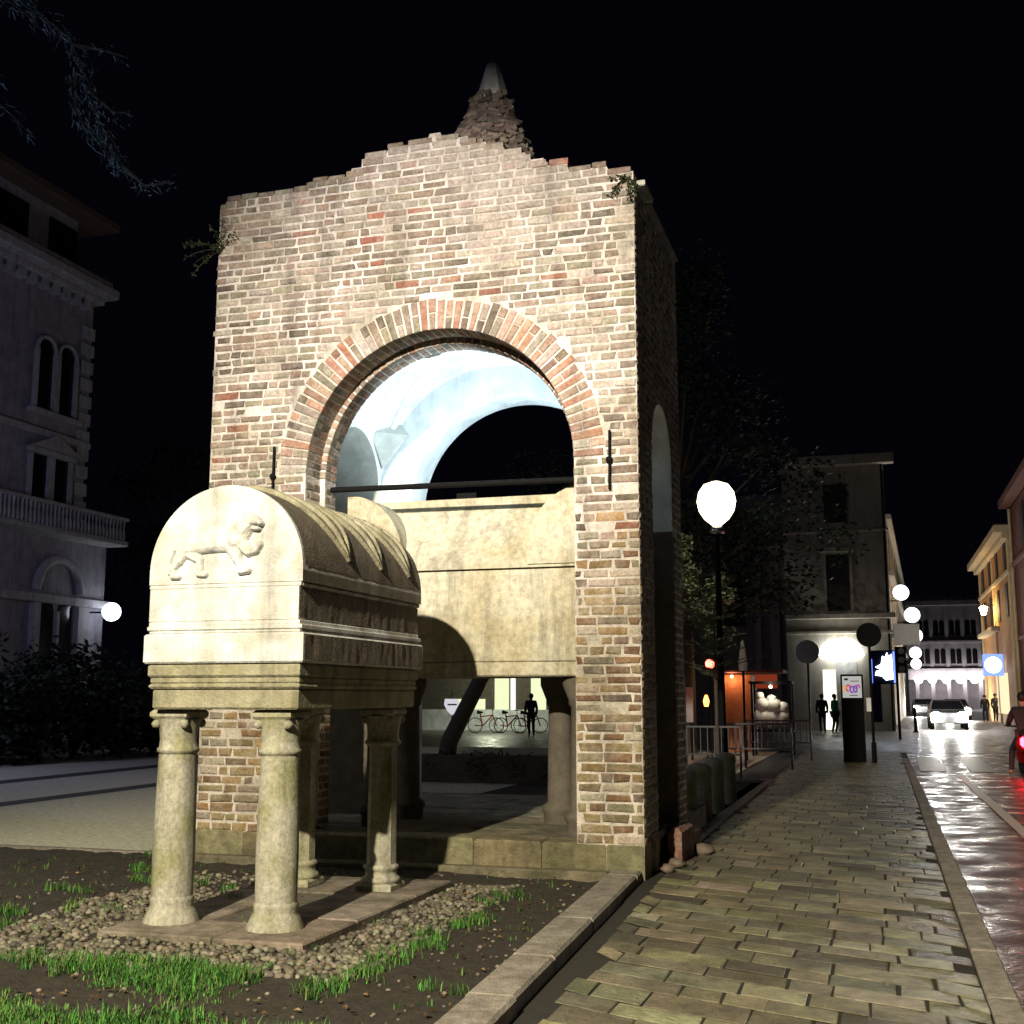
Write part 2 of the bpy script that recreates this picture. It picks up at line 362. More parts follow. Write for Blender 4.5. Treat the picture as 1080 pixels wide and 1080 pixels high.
# cobble surround and slab under the small tomb
b = MB()
def in_cob(x, y):
    wob = .12 * noise.noise((x * 2, y * 2, 9))
    if not (-6.0 + wob < x < -2.95 + wob - .03 * (y - 6.5) * 0 and 6.35 + wob < y < 9.95 + wob): return False
    if -5.12 < x < -3.52 and 7.06 < y < 9.85: return False
    if x < -5.12 and y > 9.0 + wob: return rnd.random() < .3
    return True
yy = 6.2
while yy < 10.1:
    xx = -6.2
    while xx < -2.8:
        px, py = xx + rnd.uniform(-.02, .02), yy + rnd.uniform(-.02, .02)
        if in_cob(px, py) and rnd.random() < .9:
            r = rnd.choice([.014, .018, .022, .026, .032]); col = hsv(rnd.choice([(.16, .145, .105), (.12, .11, .08), (.21, .19, .145), (.08, .07, .055), (.10, .09, .06)]), .3)
            b.ball((px, py, .016 + height(px, py) + rnd.uniform(-.006, .006)), r, 6, col, sz=.7, jit=.2)
        xx += .046
    yy += .044
tag(b.build('cobbles', M['pebble']), 'rounded pebble surround set in soil around the small tomb', 'cobbles', kind='stuff')
b = MB()
for (xa, xb, ya, yb) in ((-5.08, -4.22, 7.08, 7.62), (-4.21, -3.56, 7.08, 7.9), (-4.21, -3.56, 7.91, 9.0), (-4.21, -3.56, 9.01, 9.82), (-5.08, -4.22, 9.0, 9.82), (-5.08, -4.60, 7.63, 8.99)):
    b.box(xa, xb, ya, yb, -.04, .055 + rnd.uniform(-.006, .006), hsv((.23, .20, .16), .2), ch=.012)
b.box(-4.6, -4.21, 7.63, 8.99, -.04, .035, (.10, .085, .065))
tag(b.build('tomb_slab', M['floor_stone']), 'low worn stone slab base under the small tomb columns', 'stone slab')
# grass
b = MB()
def tuft(cx, cy, n, rad, h):
    for _ in range(n):
        a = rnd.uniform(0, 2 * math.pi); q = rad * math.sqrt(rnd.random()); x = cx + q * math.cos(a); y = cy + q * math.sin(a)
        hh = h * rnd.uniform(.5, 1.1); la = rnd.uniform(0, 6.28); le = hh * rnd.uniform(.2, .8); wv = rnd.uniform(.0018, .0042)
        z = .012 + height(x, y); dx, dy = math.cos(la), math.sin(la)
        col = hsv(rnd.choice([(.05, .17, .03), (.075, .24, .04), (.03, .10, .02), (.12, .24, .05), (.12, .15, .05), (.02, .06, .015)]), .3)
        p0 = (x - dy * wv, y + dx * wv, z); p1 = (x + dy * wv, y - dx * wv, z)
        m0 = (x - dy * wv * .8 + dx * le * .35, y + dx * wv * .8 + dy * le * .35, z + hh * .6); m1 = (x + dy * wv * .8 + dx * le * .35, y - dx * wv * .8 + dy * le * .35, z + hh * .6)
        b.face([p0, p1, m1, m0], col); b.face([m0, m1, (x + dx * le, y + dy * le, z + hh)], col)
for _ in range(620):                       # front lawn
    x = rnd.uniform(-5.6, -2.5); y = rnd.uniform(4.6, 6.45)
    d = noise.noise((x * 1.1, y * 1.1, 5)) - max(0, (x + 3.3)) * .55
    if d > -.10: tuft(x, y, int(26 + 60 * max(0, d)), rnd.uniform(.05, .12), rnd.uniform(.045, .10))
for _ in range(1500):                      # short turf
    x = rnd.uniform(-5.9, -2.3); y = rnd.uniform(4.6, 6.5)
    d = noise.noise((x * 1.1, y * 1.1, 5)) - max(0, (x + 3.3)) * .55
    if d > -.22: tuft(x, y, 14, .10, rnd.uniform(.02, .045))
for _ in range(90):                        # edge along the cobbles
    y = rnd.uniform(6.3, 9.9); x = -2.93 + rnd.gauss(0, .07) + .12 * noise.noise((y * 1.5, 0, 8))
    if noise.noise((y * 2.2, 3, 1)) > -.28 - (7.6 - y) * .12: tuft(x, y, rnd.randint(8, 30), rnd.uniform(.03, .09), rnd.uniform(.05, .085))
for _ in range(120):
    x = rnd.uniform(-5.8, -2.9)
    if noise.noise((x * 2, 7, 1)) > -.25: tuft(x, 6.30 + rnd.gauss(0, .09) + .15 * noise.noise((x * 1.4, 2, 2)), rnd.randint(8, 26), rnd.uniform(.03, .10), rnd.uniform(.05, .09))
for _ in range(170): tuft(rnd.uniform(-8, -2.3), rnd.uniform(6.0, 10.4), 4, .05, .05)
for (x, y, n) in ((-6.3, 7.6, 6), (-6.1, 7.25, 7), (-6.5, 8.6, 4), (-6.2, 9.3, 4), (-5.5, 9.2, 4), (-6.8, 9.9, 4), (-5.75, 7.9, 3), (-4.9, 8.5, 1), (-6.9, 10.6, 3), (-2.4, 6.4, 2)):
    for _ in range(n): tuft(x + rnd.uniform(-.2, .2), y + rnd.uniform(-.12, .12), 28, .07, .08)
tag(b.build('grass', M['leaf']), 'bright green grass tufts on the dark soil', 'grass', kind='stuff')
b = MB()
for _ in range(900):
    x, y = rnd.uniform(-8, -2.15), rnd.uniform(4.8, 10.5)
    if -5.1 < x < -3.5 and 7 < y < 9.9 and rnd.random() < .8: continue
    z = .03 + height(x, y); a = rnd.uniform(0, 6.28); q = rnd.uniform(.012, .03); dx, dy = math.cos(a) * q, math.sin(a) * q; t1, t2 = rnd.uniform(0, .015), rnd.uniform(0, .015)
    b.face([(x - dx, y - dy, z), (x + dy * .5, y - dx * .5, z + t1), (x + dx, y + dy, z), (x - dy * .5, y + dx * .5, z + t2)], hsv(rnd.choice([(.14, .08, .03), (.10, .06, .03), (.18, .12, .05), (.07, .05, .03)]), .3))
tag(b.build('dead_leaves', M['leaf']), 'fallen brown leaves littering the dark soil', 'leaves', kind='stuff')
b = MB()
for _ in range(420):
    x, y = rnd.uniform(-7, -2.2), rnd.uniform(5, 10.4); r = rnd.uniform(.008, .02)
    b.ball((x, y, .015 + height(x, y)), r, 5, hsv((.14, .12, .095), .5), sz=.7)
tag(b.build('soil_pebbles', M['pebble']), 'small loose pebbles scattered on the lawn soil', 'pebbles', kind='stuff')

# ------------------------------------------------------------------ the brick canopy tomb
XL, XR, YF, YB = -6.55, -2.05, 10.63, 13.06
ACX, AR, ASP = -4.055, 1.395, 3.82
GAB = [(-6.55, 6.80), (-6.47, 6.86), (-5.68, 6.89), (-5.46, 6.96), (-5.08, 6.98), (-4.87, 7.13), (-4.39, 7.25), (-4.08, 7.29), (-3.82, 7.24), (-3.57, 7.12), (-3.07, 6.91), (-2.69, 6.76), (-2.31, 6.68), (-2.05, 6.62)]
def gab(x): return math.floor(gab_raw(x) / .086 + .35) * .086
def gab_raw(x):
    for (a, za), (c, zc) in zip(GAB, GAB[1:]):
        if a <= x <= c: return za + (zc - za) * (x - a) / (c - a)
    return GAB[0][1] if x < GAB[0][0] else GAB[-1][1]
canopy = thing('canopy_tomb', (ACX, 11.85, 0), 'tall brick canopy tomb with open round arch and stepped gable topped by a rubble cone', 'tomb')
INV = Matrix.Translation((-ACX, -11.85, 0))
def child(o, parent): o.parent = parent; o.matrix_parent_inverse = Matrix.Translation(-Vector(parent.location)); return o
def strip_wall(b, mp, u0, u1, top, zb, acx, ar, asp, d0, d1, mi=0, mi_sof=None, mi_in=None, low=None, col=None):
    """wall of thickness d0..d1 over u0..u1 with an arched opening; mp(u, d, z) -> world"""
    mi_sof = mi if mi_sof is None else mi_sof; mi_in = mi if mi_in is None else mi_in
    us = sorted(set([u0, u1] + [acx + ar * math.cos(math.pi * k / 48) for k in range(49)] + [u0 + (u1 - u0) * k / 120 for k in range(121)]))
    us = [u for u in us if u0 <= u <= u1]
    def bot(u, inside): return asp + math.sqrt(max(0, ar * ar - (u - acx) ** 2)) if inside else zb
    for a, c in zip(us, us[1:]):
        if c - a < 1e-6: continue
        ins = abs((a + c) / 2 - acx) < ar
        za, zc = bot(a, ins), bot(c, ins)
        b.face([mp(a, d0, za), mp(c, d0, zc), mp(c, d0, top(c)), mp(a, d0, top(a))], col, mi)
        b.face([mp(a, d1, za), mp(a, d1, top(a)), mp(c, d1, top(c)), mp(c, d1, zc)], col, mi_in)
        b.face([mp(a, d0, top(a)), mp(c, d0, top(c)), mp(c, d1, top(c)), mp(a, d1, top(a))], col, mi)
        if ins: b.face([mp(a, d0, za), mp(a, d1, za), mp(c, d1, zc), mp(c, d0, zc)], col, mi_sof, True)
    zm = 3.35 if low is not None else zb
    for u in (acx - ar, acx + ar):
        if low is not None: b.face([mp(u, d0, zb), mp(u, d1, zb), mp(u, d1, zm), mp(u, d0, zm)], col, low)  # lower jamb darker: the lack of light is put into its colour
        b.face([mp(u, d0, zm), mp(u, d1, zm), mp(u, d1, asp), mp(u, d0, asp)], col, mi_sof)
    for u in (u0, u1): b.face([mp(u, d0, zb), mp(u, d1, zb), mp(u, d1, top(u)), mp(u, d0, top(u))], col, mi)
fx = lambda u, d, z: (u, d, z)
sx = lambda u, d, z: (d, u, z)
b = MB()
strip_wall(b, fx, XL, XR, lambda u: gab(u) - .02, .0, ACX, AR, ASP, YF, 10.95)
strip_wall(b, fx, XL + .003, XR - .003, lambda u: gab(u) - .05, .34, ACX, AR - .06, ASP, 10.953, 11.2, 0, 0, 1)
strip_wall(b, fx, XL, XR, lambda u: 6.55, .0, -3.86, 1.25, 3.75, 12.6, YB, 1, 1, 1)
SR, SC_, SSP = .585, 11.925, 4.0
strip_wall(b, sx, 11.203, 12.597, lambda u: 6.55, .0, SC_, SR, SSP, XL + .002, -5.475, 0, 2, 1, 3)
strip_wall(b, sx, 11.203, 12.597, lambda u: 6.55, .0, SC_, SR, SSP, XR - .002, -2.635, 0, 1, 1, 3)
child(b.build('wall', [M['mortar'], M['plaster'], M['plaster_grey'], M['dark_and_shaded_stone']]), canopy)
# vault
b = MB(); vs = []; n = 36; mI = 24
for j in range(mI + 1):
    for i in range(n + 1):
        x = -5.475 + 2.84 * i / n; y = 11.2 + 1.4 * j / mI
        dx, dy = x - ACX, y - 11.9
        z = 3.93 + math.sqrt(max(.0004, 1.6 ** 2 - dx * dx - dy * dy)) + .01 * noise.noise((x * 3, y * 3, 0))
        vs.append((x, y, z))
b.mesh(vs, [(j * (n + 1) + i, j * (n + 1) + i + 1, (j + 1) * (n + 1) + i + 1, (j + 1) * (n + 1) + i) for j in range(mI) for i in range(n)], smooth=True)
va = child(b.build('vault', M['plaster']), canopy)
for (ex, ey) in ((-5.475, 11.2), (-2.635, 11.2), (-5.475, 12.6), (-2.635, 12.6)):
    pts = []
    for k in range(15):
        f = .03 + .80 * k / 14; x = ex + (ACX - ex) * f; y = ey + (11.9 - ey) * f
        pts.append((x, y, 3.93 + math.sqrt(max(.0004, 1.6 ** 2 - (x - ACX) ** 2 - (y - 11.9) ** 2)) + .015))
    b = MB(); b.tube(pts, [.055 - .035 * k / 14 for k in range(15)], 8); rb = b.build('rib', M['plaster']); rb.parent = va
b = MB(); pts = []          # crack across the plaster
for k in range(24):
    x = -4.75 + 1.25 * k / 23; y = 12.02 + .08 * math.sin(k * .5) + .02 * rnd.uniform(-1, 1)
    z = 3.93 + math.sqrt(1.6 ** 2 - (x - ACX) ** 2 - (y - 11.9) ** 2) - .004
    pts.append((x, y, z))
b.tube(pts, [.004 + .020 * abs(math.sin(k * .9)) * rnd.random() + .006 for k in range(24)], 5)
cr = b.build('crack', M['dark_and_shaded_stone']); cr.parent = va
# corbel wedges at vault corners
for (x, y, sx_, sy_) in ((-5.475, 12.6, 1, -1), (-2.635, 12.6, -1, -1)):
    b = MB(); b.mesh([(x, y, 4.55), (x + .34 * sx_, y, 4.62), (x, y + .34 * sy_, 4.62), (x + .03 * sx_, y + .03 * sy_, 4.22), (x, y, 5.1)], [(1, 2, 3), (1, 3, 0), (2, 0, 3), (1, 4, 2)])
    child(b.build('corbel', M['plaster_grey']), canopy)
BR = [(.185, .135, .10), (.21, .165, .125), (.155, .125, .09), (.23, .165, .125), (.19, .16, .115), (.13, .105, .08), (.25, .195, .15), (.185, .17, .115), (.22, .19, .15)]
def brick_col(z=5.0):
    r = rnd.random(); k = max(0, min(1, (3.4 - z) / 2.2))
    if k > 0 and rnd.random() < .75 * k: return hsv(rnd.choice([(.22, .14, .065), (.26, .18, .085), (.20, .15, .08), (.16, .09, .05), (.25, .19, .105)]), .25)  # low bricks more orange: warm light there is put into their colour
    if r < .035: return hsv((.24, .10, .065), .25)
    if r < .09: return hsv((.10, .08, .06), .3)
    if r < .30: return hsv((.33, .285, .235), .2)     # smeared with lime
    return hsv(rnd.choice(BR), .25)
def pale_blend(c, u, z):  # blends bricks paler, most towards the upper middle of the wall
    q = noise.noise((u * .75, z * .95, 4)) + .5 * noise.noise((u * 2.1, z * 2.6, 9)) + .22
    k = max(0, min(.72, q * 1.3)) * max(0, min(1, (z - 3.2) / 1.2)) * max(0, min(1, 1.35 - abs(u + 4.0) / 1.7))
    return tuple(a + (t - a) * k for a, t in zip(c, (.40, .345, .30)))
def one_brick(b, mp, ua, ub, za, zb2, d, out, depth=.05):
    """brick proud of plane d by out (towards the viewer side given by sign)"""
    sg = 1 if out > 0 else -1; j = lambda: rnd.uniform(-.011, .011); c = rnd.uniform(.010, .018)
    o = out * rnd.uniform(.4, 1.25)
    B = [(ua, za), (ub, za), (ub, zb2), (ua, zb2)]
    Bk = [(u + j(), z + j() * .6) for u, z in B]
    fr = [(u + (c if k in (0, 3) else -c), z + (c if k < 2 else -c)) for k, (u, z) in enumerate(Bk)]
    vs = [mp(u, d - sg * depth * 0 - sg * .01, z) for u, z in Bk] + [mp(u, d + o * .45, z) for u, z in Bk] + [mp(u, d + o + rnd.uniform(-.002, .002), z) for u, z in fr]
    b.mesh(vs, [(0, 1, 5, 4), (1, 2, 6, 5), (2, 3, 7, 6), (3, 0, 4, 7), (4, 5, 9, 8), (5, 6, 10, 9), (6, 7, 11, 10), (7, 4, 8, 11), (8, 9, 10, 11)], pale_blend(brick_col(za), ua, za))
def brickwork(b, mp, u0, u1, z0, top, inside, d, out, course=.086, lens=(.12, .16, .21, .24, .27, .29), rag=0.0):
    z = z0; row = 0
    while z < 7.6:
        h = course + rnd.uniform(-.008, .008); a = u0 + (rnd.uniform(-rag, rag) if rag else 0); first = True
        wv = lambda u: .014 * noise.noise((u * .9, z * 1.2, 2))
        while a < u1 - .03:
            ln = rnd.choice(lens) * (.6 if first and row % 2 else 1); first = False
            c = min(u1 + .004, a + ln)
            if u1 - c < .06: c = u1 + .004
            g = rnd.uniform(.009, .015); za = z + g + wv((a + c) / 2); zc = z + h - g + wv((a + c) / 2)
            # trim to the inside span
            ss = [a + g + (c - a - 2 * g) * k / 10 for k in range(11)]
            ok = [inside(s, za) and inside(s, zc) and zc < top(s) + .03 for s in ss]
            k = 0; best = None
            while k < 11:
                if ok[k]:
                    e = k
                    while e + 1 < 11 and ok[e + 1]: e += 1
                    if best is None or e - k > best[1] - best[0]: best = (k, e)
                    k = e + 1
                else: k += 1
            if best and ss[best[1]] - ss[best[0]] > .04 and rnd.random() > .012:
                one_brick(b, mp, ss[best[0]], ss[best[1]], za, zc, d, out)
            a = c
        z += h; row += 1
RO = 1.70
def in_front(u, z):
    if z < ASP: return abs(u - ACX) > AR + .004
    return (u - ACX) ** 2 + (z - ASP) ** 2 > RO ** 2
b = MB()
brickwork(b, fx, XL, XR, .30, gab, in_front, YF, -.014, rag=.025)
# reveals of both orders (left jamb faces right and is the one in view; right one too)
RB = lambda u, z: .34 < z < ASP
brickwork(b, sx, YF, 10.95, .34, lambda s: ASP, RB, ACX - AR, .008, lens=(.15, .17, .32))
brickwork(b, sx, 10.96, 11.2, .34, lambda s: ASP, RB, ACX - AR + .06, .008, lens=(.12, .24))
brickwork(b, sx, YF, 10.95, .34, lambda s: ASP, RB, ACX + AR, -.008, lens=(.15, .17, .32))
# outer right flank
def in_side(u, z): return not (abs(u - SC_) < SR + .004 and (z < SSP or (u - SC_) ** 2 + (z - SSP) ** 2 < (SR + .01) ** 2)) or (abs(u - SC_) > SR if z < SSP else False)
def in_side(u, z):
    if z < SSP: return abs(u - SC_) > SR + .005
    return (u - SC_) ** 2 + (z - SSP) ** 2 > (SR + .005) ** 2
brickwork(b, sx, YF, YB, .30, lambda s: 6.5, in_side, XR, .010)
# top courses of the stepped gable
for (a, za), (c, zc) in zip(GAB, GAB[1:]):
    u = a
    while u < c - .05:
        e = min(c, u + rnd.uniform(.16, .28)); t = min(gab(u + .01), gab(e - .01)) - .035
        b.box(u + .006, e - .006, YF - .005, 10.95, t, t + .07 + rnd.uniform(-.02, .012), brick_col(), ch=.01); u = e
child(b.build('brickwork', M['brick']), canopy)
# arch ring
b = MB(); nv = 54
def ring_brick(b, t0, t1, r0, r1, y0, y1):
    c = .008; g = .009
    def P(r, t, y): return (ACX + r * math.cos(t), y, ASP + r * math.sin(t))
    g *= rnd.uniform(.8, 1.5); a0, a1 = t0 + g / ((r0 + r1) / 2), t1 - g / ((r0 + r1) / 2); ra, rb = r0 + .002, r1 - .009
    col = brick_col() if rnd.random() < .5 else hsv(rnd.choice([(.29, .155, .105), (.23, .13, .09), (.34, .22, .16)]), .25)
    o = rnd.uniform(-.004, .004)
    vs = [P(r, t, y1) for r, t in ((ra, a0), (ra, a1), (rb, a1), (rb, a0))] + [P(r, t, y0 + .008 + o) for r, t in ((ra, a0), (ra, a1), (rb, a1), (rb, a0))] + \
         [P(r, t, y0 + o) for r, t in ((ra + c, a0 + c / ra), (ra + c, a1 - c / ra), (rb - c, a1 - c / rb), (rb - c, a0 + c / rb))]
    b.mesh(vs, [(0, 4, 5, 1), (1, 5, 6, 2), (2, 6, 7, 3), (3, 7, 4, 0), (4, 8, 9, 5), (5, 9, 10, 6), (6, 10, 11, 7), (7, 11, 8, 4), (8, 11, 10, 9)], col)
for k in range(nv):
    t0 = math.pi * k / nv; t1 = math.pi * (k + 1) / nv; rr = RO + rnd.uniform(-.02, .02)
    y0, ym = YF - .010, YF + .15
    if k % 2 == 0:
        ring_brick(b, t0, t1, AR - .006, rr, y0, ym)
    else:
        s = AR + rnd.choice([.12, .17, .2]); ring_brick(b, t0, t1, AR - .006, s, y0, ym); ring_brick(b, t0, t1, s, rr, y0, ym)
    ring_brick(b, t0, t1, AR - .006, AR + .14, ym + .01, 10.945)
child(b.build('arch_ring', M['brick']), canopy)
b = MB(); r2 = AR - .06
for k in range(48):
    t0 = math.pi * k / 48; t1 = math.pi * (k + 1) / 48
    ring_brick(b, t0, t1, r2 - .008, r2 + .09, 10.942, 11.06); ring_brick(b, t0, t1, r2 - .008, r2 + .09, 11.07, 11.198)
child(b.build('inner_arch_ring', M['brick']), canopy)
# plinth and floor
b = MB()
x = XL
while x < XR - .02:
    e = min(XR - .002, x + rnd.uniform(.5, .95)); 
    if XR - e < .25: e = XR - .002
    b.box(x + .003, e - .003, YF - .012, 10.98, -.05, .315 + rnd.uniform(-.006, .006), hsv((.19, .165, .095), .2), ch=.02); x = e
b.box(XL + .05, XR - .3, YF - .16, YF - .014, -.05, .085, (.15, .13, .085), ch=.02)
y = 11.0
while y < 15.2:
    x = -6.45; e = y + rnd.uniform(.6, .8)
    while x < -2.15:
        f = min(-2.1, x + rnd.uniform(.8, 1.3)); b.box(x, f - .008, y, e - .008, -.05, .30 + rnd.uniform(-.005, .006), hsv((.25, .22, .16), .3), ch=.008); x = f
    y = e
child(b.build('plinth', M['floor_stone']), canopy)
# roof, rubble cone, stone tip
b = MB(); ap = (-3.93, 11.9, 7.72)
cs = [(XL + .03, 10.97, 6.5), (XR - .03, 10.97, 6.5), (XR - .03, YB, 6.5), (XL + .03, YB, 6.5)]
for k in range(4): b.face([cs[k], cs[(k + 1) % 4], ap])
b.face(cs[::-1])
child(b.build('roof', M['roof_tile']), canopy)
b = MB()
for i in range(13):
    q = i / 12; z = 7.42 + .86 * q; rr = .50 - .35 * q; nn = max(6, int(2 * math.pi * rr / .10))
    for k in range(nn):
        t = 2 * math.pi * (k + .5 * (i % 2)) / nn + rnd.uniform(-.1, .1)
        o3 = Vector((-3.91 + rr * math.cos(t), 11.9 + rr * math.sin(t), z)); mx = Matrix.Rotation(t + rnd.uniform(-.5, .5), 3, 'Z') @ Matrix.Rotation(rnd.uniform(-.5, .5), 3, 'X') @ Matrix.Rotation(-.35 + rnd.uniform(-.3, .3), 3, 'Y')
        t2 = MB(); hx, hy, hz_ = rnd.uniform(.03, .06), rnd.uniform(.04, .10), rnd.uniform(.022, .04); t2.box(-hx, hx, -hy, hy, -hz_, hz_, ch=.012)
        b.mesh([tuple(o3 + mx @ Vector(q2)) for q2 in t2.v], t2.f, hsv(rnd.choice([(.20, .15, .11), (.15, .12, .09), (.26, .20, .15), (.12, .09, .07)]), .35))
b.lathe([(.50, 7.4), (.15, 8.27)], -3.91, 11.9, 14, (.15, .12, .09))
cone = child(b.build('rubble_cone', M['brick']), canopy)
b = MB(); b.lathe([(.20, 8.22), (.19, 8.27), (.075, 8.68), (.06, 8.70)], -3.89, 11.9, 6, smooth=False, rot=.2)
tip = b.build('stone_tip', M['limestone']); tip.parent = cone
# iron
for (x, z0, z1) in ((-2.315, 3.50, 4.06), (-5.80, 3.50, 4.12)):
    b = MB(); b.tube([(x, YF - .035, z0), (x + .006, YF - .035, z1)], .013, 6); b.ball((x, YF - .04, (z0 + z1) / 2), .035, 8)
    child(b.build('wall_anchor', M['iron']), canopy)
b = MB(); b.tube([(ACX - AR + .07, 11.08, 3.73), (ACX + AR - .07, 11.08, 3.70)], .03, 8)
child(b.build('tie_rod', M['iron']), canopy)
# right-hand corner cap stones
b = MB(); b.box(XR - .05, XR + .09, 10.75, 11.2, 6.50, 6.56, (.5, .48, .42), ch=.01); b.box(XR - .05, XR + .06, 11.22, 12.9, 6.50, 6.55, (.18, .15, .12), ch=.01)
child(b.build('coping', M['floor_stone']), canopy)

# weeds on the walls
def weed(name, base, dirs, n, ln, label, droop=.3, col=(.05, .06, .03)):
    b = MB()
    for _ in range(n):
        d = Vector(dirs) + Vector((rnd.uniform(-.6, .6), rnd.uniform(-.4, .4), rnd.uniform(-.6, .6))); d.normalize()
        L_ = ln * rnd.uniform(.5, 1); pts = [Vector(base)]
        for k in range(1, 6): pts.append(pts[-1] + (d + Vector((0, 0, -droop * k / 3))).normalized() * L_ / 5)
        b.tube(pts, [.006, .005, .004, .004, .003, .002], 4, col)
        for p in pts[1:]:
            for _ in range(3):
                q = Vector((rnd.uniform(-1, 1), rnd.uniform(-1, 1), rnd.uniform(-1, .6))).normalized() * .05
                s_ = q.cross(Vector((0, .3, 1))).normalized() * .014
                b.face([p - s_, p + s_ * 0 + q * .5 - s_, p + q, p + q * .5 + s_], hsv(col, .4))
    return tag(b.build(name, M['leaf']), label, 'plant')
weed('wall_weed', (-6.50, 10.60, 6.30), (-.3, -.3, .1), 9, .42, 'straggly dark weed hanging from the left edge of the brick gable', .5)
weed('wall_plant', (-2.12, 10.62, 6.55), (.1, -.2, -.6), 7, .28, 'small dark plant growing at the right top corner of the brick wall', .3)

# ------------------------------------------------------------------ large sarcophagus under the arch
sarc = thing('sarcophagus', (-3.95, 11.85, .3), 'large yellowish stone sarcophagus with horned lid standing under the brick arch', 'sarcophagus')
x0, x1 = -5.2, -2.72
b = MB()
b.box(x0, x1, 11.24, 12.5, 1.80, 1.94, ch=.015); b.box(x0 + .03, x1 - .03, 11.255, 12.47, 1.945, 2.865, ch=.01)
child(b.build('chest', M['ant_stone']), sarc)
b = MB()
prof = [(11.21, 2.87), (11.21, 2.96), (11.27, 3.04), (11.66, 3.60), (11.66, 3.67), (12.06, 3.67), (12.06, 3.60), (12.46, 3.04), (12.52, 2.96), (12.52, 2.87)]
n = len(prof)
vs = [(x0 - .03, y, z) for y, z in prof] + [(x1 + .03, y, z) for y, z in prof]
b.mesh(vs, [tuple(range(n))[::-1], tuple(range(n, 2 * n))] + [(k, (k + 1) % n, (k + 1) % n + n, k + n) for k in range(n)])
lid = child(b.build('lid', M['ant_stone']), sarc)
for side in (0, 1):
    for (ya, yb) in ((11.19, 11.62), (12.12, 12.54)):
        b = MB(); poly = []
        rr = .62
        if side == 0:
            cx = x0 - .04; poly = [(cx, 2.9), (cx + rr * .97, 2.9)] + [(cx + rr * math.cos(t), 3.0 + (rr + .06) * math.sin(t)) for t in [math.pi / 2 * k / 10 for k in range(11)]]
        else:
            cx = x1 + .04; poly = [(cx - rr * .97, 2.9), (cx, 2.9)] + [(cx - rr * math.cos(t), 3.0 + (rr + .06) * math.sin(t)) for t in [math.pi / 2 * k / 10 for k in range(10, -1, -1)]]
        b.prism_y(poly, ya, yb)
        a = b.build('acroterion', M['ant_stone']); a.parent = lid
for (x, y) in ((-4.96, 11.5), (-2.80, 11.5), (-4.98, 12.3), (-3.25, 12.3)):
    b = MB(); b.lathe([(.18, .30), (.18, .40), (.20, .43), (.20, .47), (.14, .52), (.125, 1.50), (.15, 1.53), (.15, 1.57), (.21, 1.72), (.21, 1.80)], x, y, 14)
    child(b.build('column', M['dark_and_shaded_stone']), sarc)  # shadow under the chest put into the dark column colour
b = MB(); b.tube([(x0 + .5, 11.85, 3.68), (x1 - .5, 11.85, 3.68)], .012, 5)
# floodlight resting on the lid, washing the vault
fl = thing('floodlight', (-4.1, 11.78, 3.672), 'small floodlight on the sarcophagus lid throwing pale blue light up on the vault', 'floodlight')
b = MB(); b.box(-4.2, -4.0, 11.70, 11.86, 3.673, 3.705, ch=.01); b.box(-4.21, -3.99, 11.685, 11.698, 3.673, 3.735); child(b.build('housing', M['iron']), fl)
b = MB(); b.box(-4.18, -4.02, 11.72, 11.84, 3.706, 3.710); child(b.build('lens', E_uplight), fl)
pl = spot('vault_beam', (-4.1, 11.78, 3.73), (-4.3, 12.45, 4.75), 250, (.68, .88, 1.0), 140, .5, .05)
weed('lid_plant', (-2.95, 12.0, 3.68), (0, 0, .8), 6, .25, 'dry twigs sprouting on the right of the sarcophagus lid')

# ------------------------------------------------------------------ small tomb in front
tomb = thing('small_tomb', (-4.35, 8.35, .05), 'pale stone sarcophagus with rounded lid and carved lion on four columns', 'tomb')
TX0, TX1, TY0, TY1 = -4.94, -3.70, 7.25, 9.45
def block(b, x0, x1, y0, y1, z0, z1, ch=.012): b.box(x0, x1, y0, y1, z0, z1, ch=ch)
b = MB()
block(b, TX0, TX1, TY0, TY1, 1.83, 2.035)
block(b, TX0 + .035, TX1 - .03, TY0 + .007, TY1 - .02, 2.03, 2.06); block(b, TX0 + .02, TX1 - .015, TY0 + .002, TY1 - .008, 2.058, 2.09, .006)
block(b, TX0 + .03, TX1 - .035, TY0 + .008, TY1 - .02, 2.088, 2.12, .005)
block(b, TX0 + .03, TX1 - .045, TY0 + .005, TY1 - .03, 2.118, 2.35, .006)
block(b, TX0 + .026, TX1 - .03, TY0 + .003, TY1 - .015, 2.348, 2.378, .006)
child(b.build('chest', [M['limestone']]), tomb)
# barrel lid: rounded profile
BX0, BX1 = TX0 + .02, TX1 - .02; cxm = (BX0 + BX1) / 2; RB_ = (BX1 - BX0) / 2; zc = 2.47; RH = .60
prof = [(BX0, 2.381), (BX1, 2.381)] + [(cxm + RB_ * math.cos(t), zc + RH * math.sin(t)) for t in [math.pi * k / 40 for k in range(41)]]
b = MB(); b.prism_y(prof, TY0 + .004, TY1, smooth=True); lidb = child(b.build('lid', M['limestone']), tomb)
def sub(o, p): o.parent = p; return o
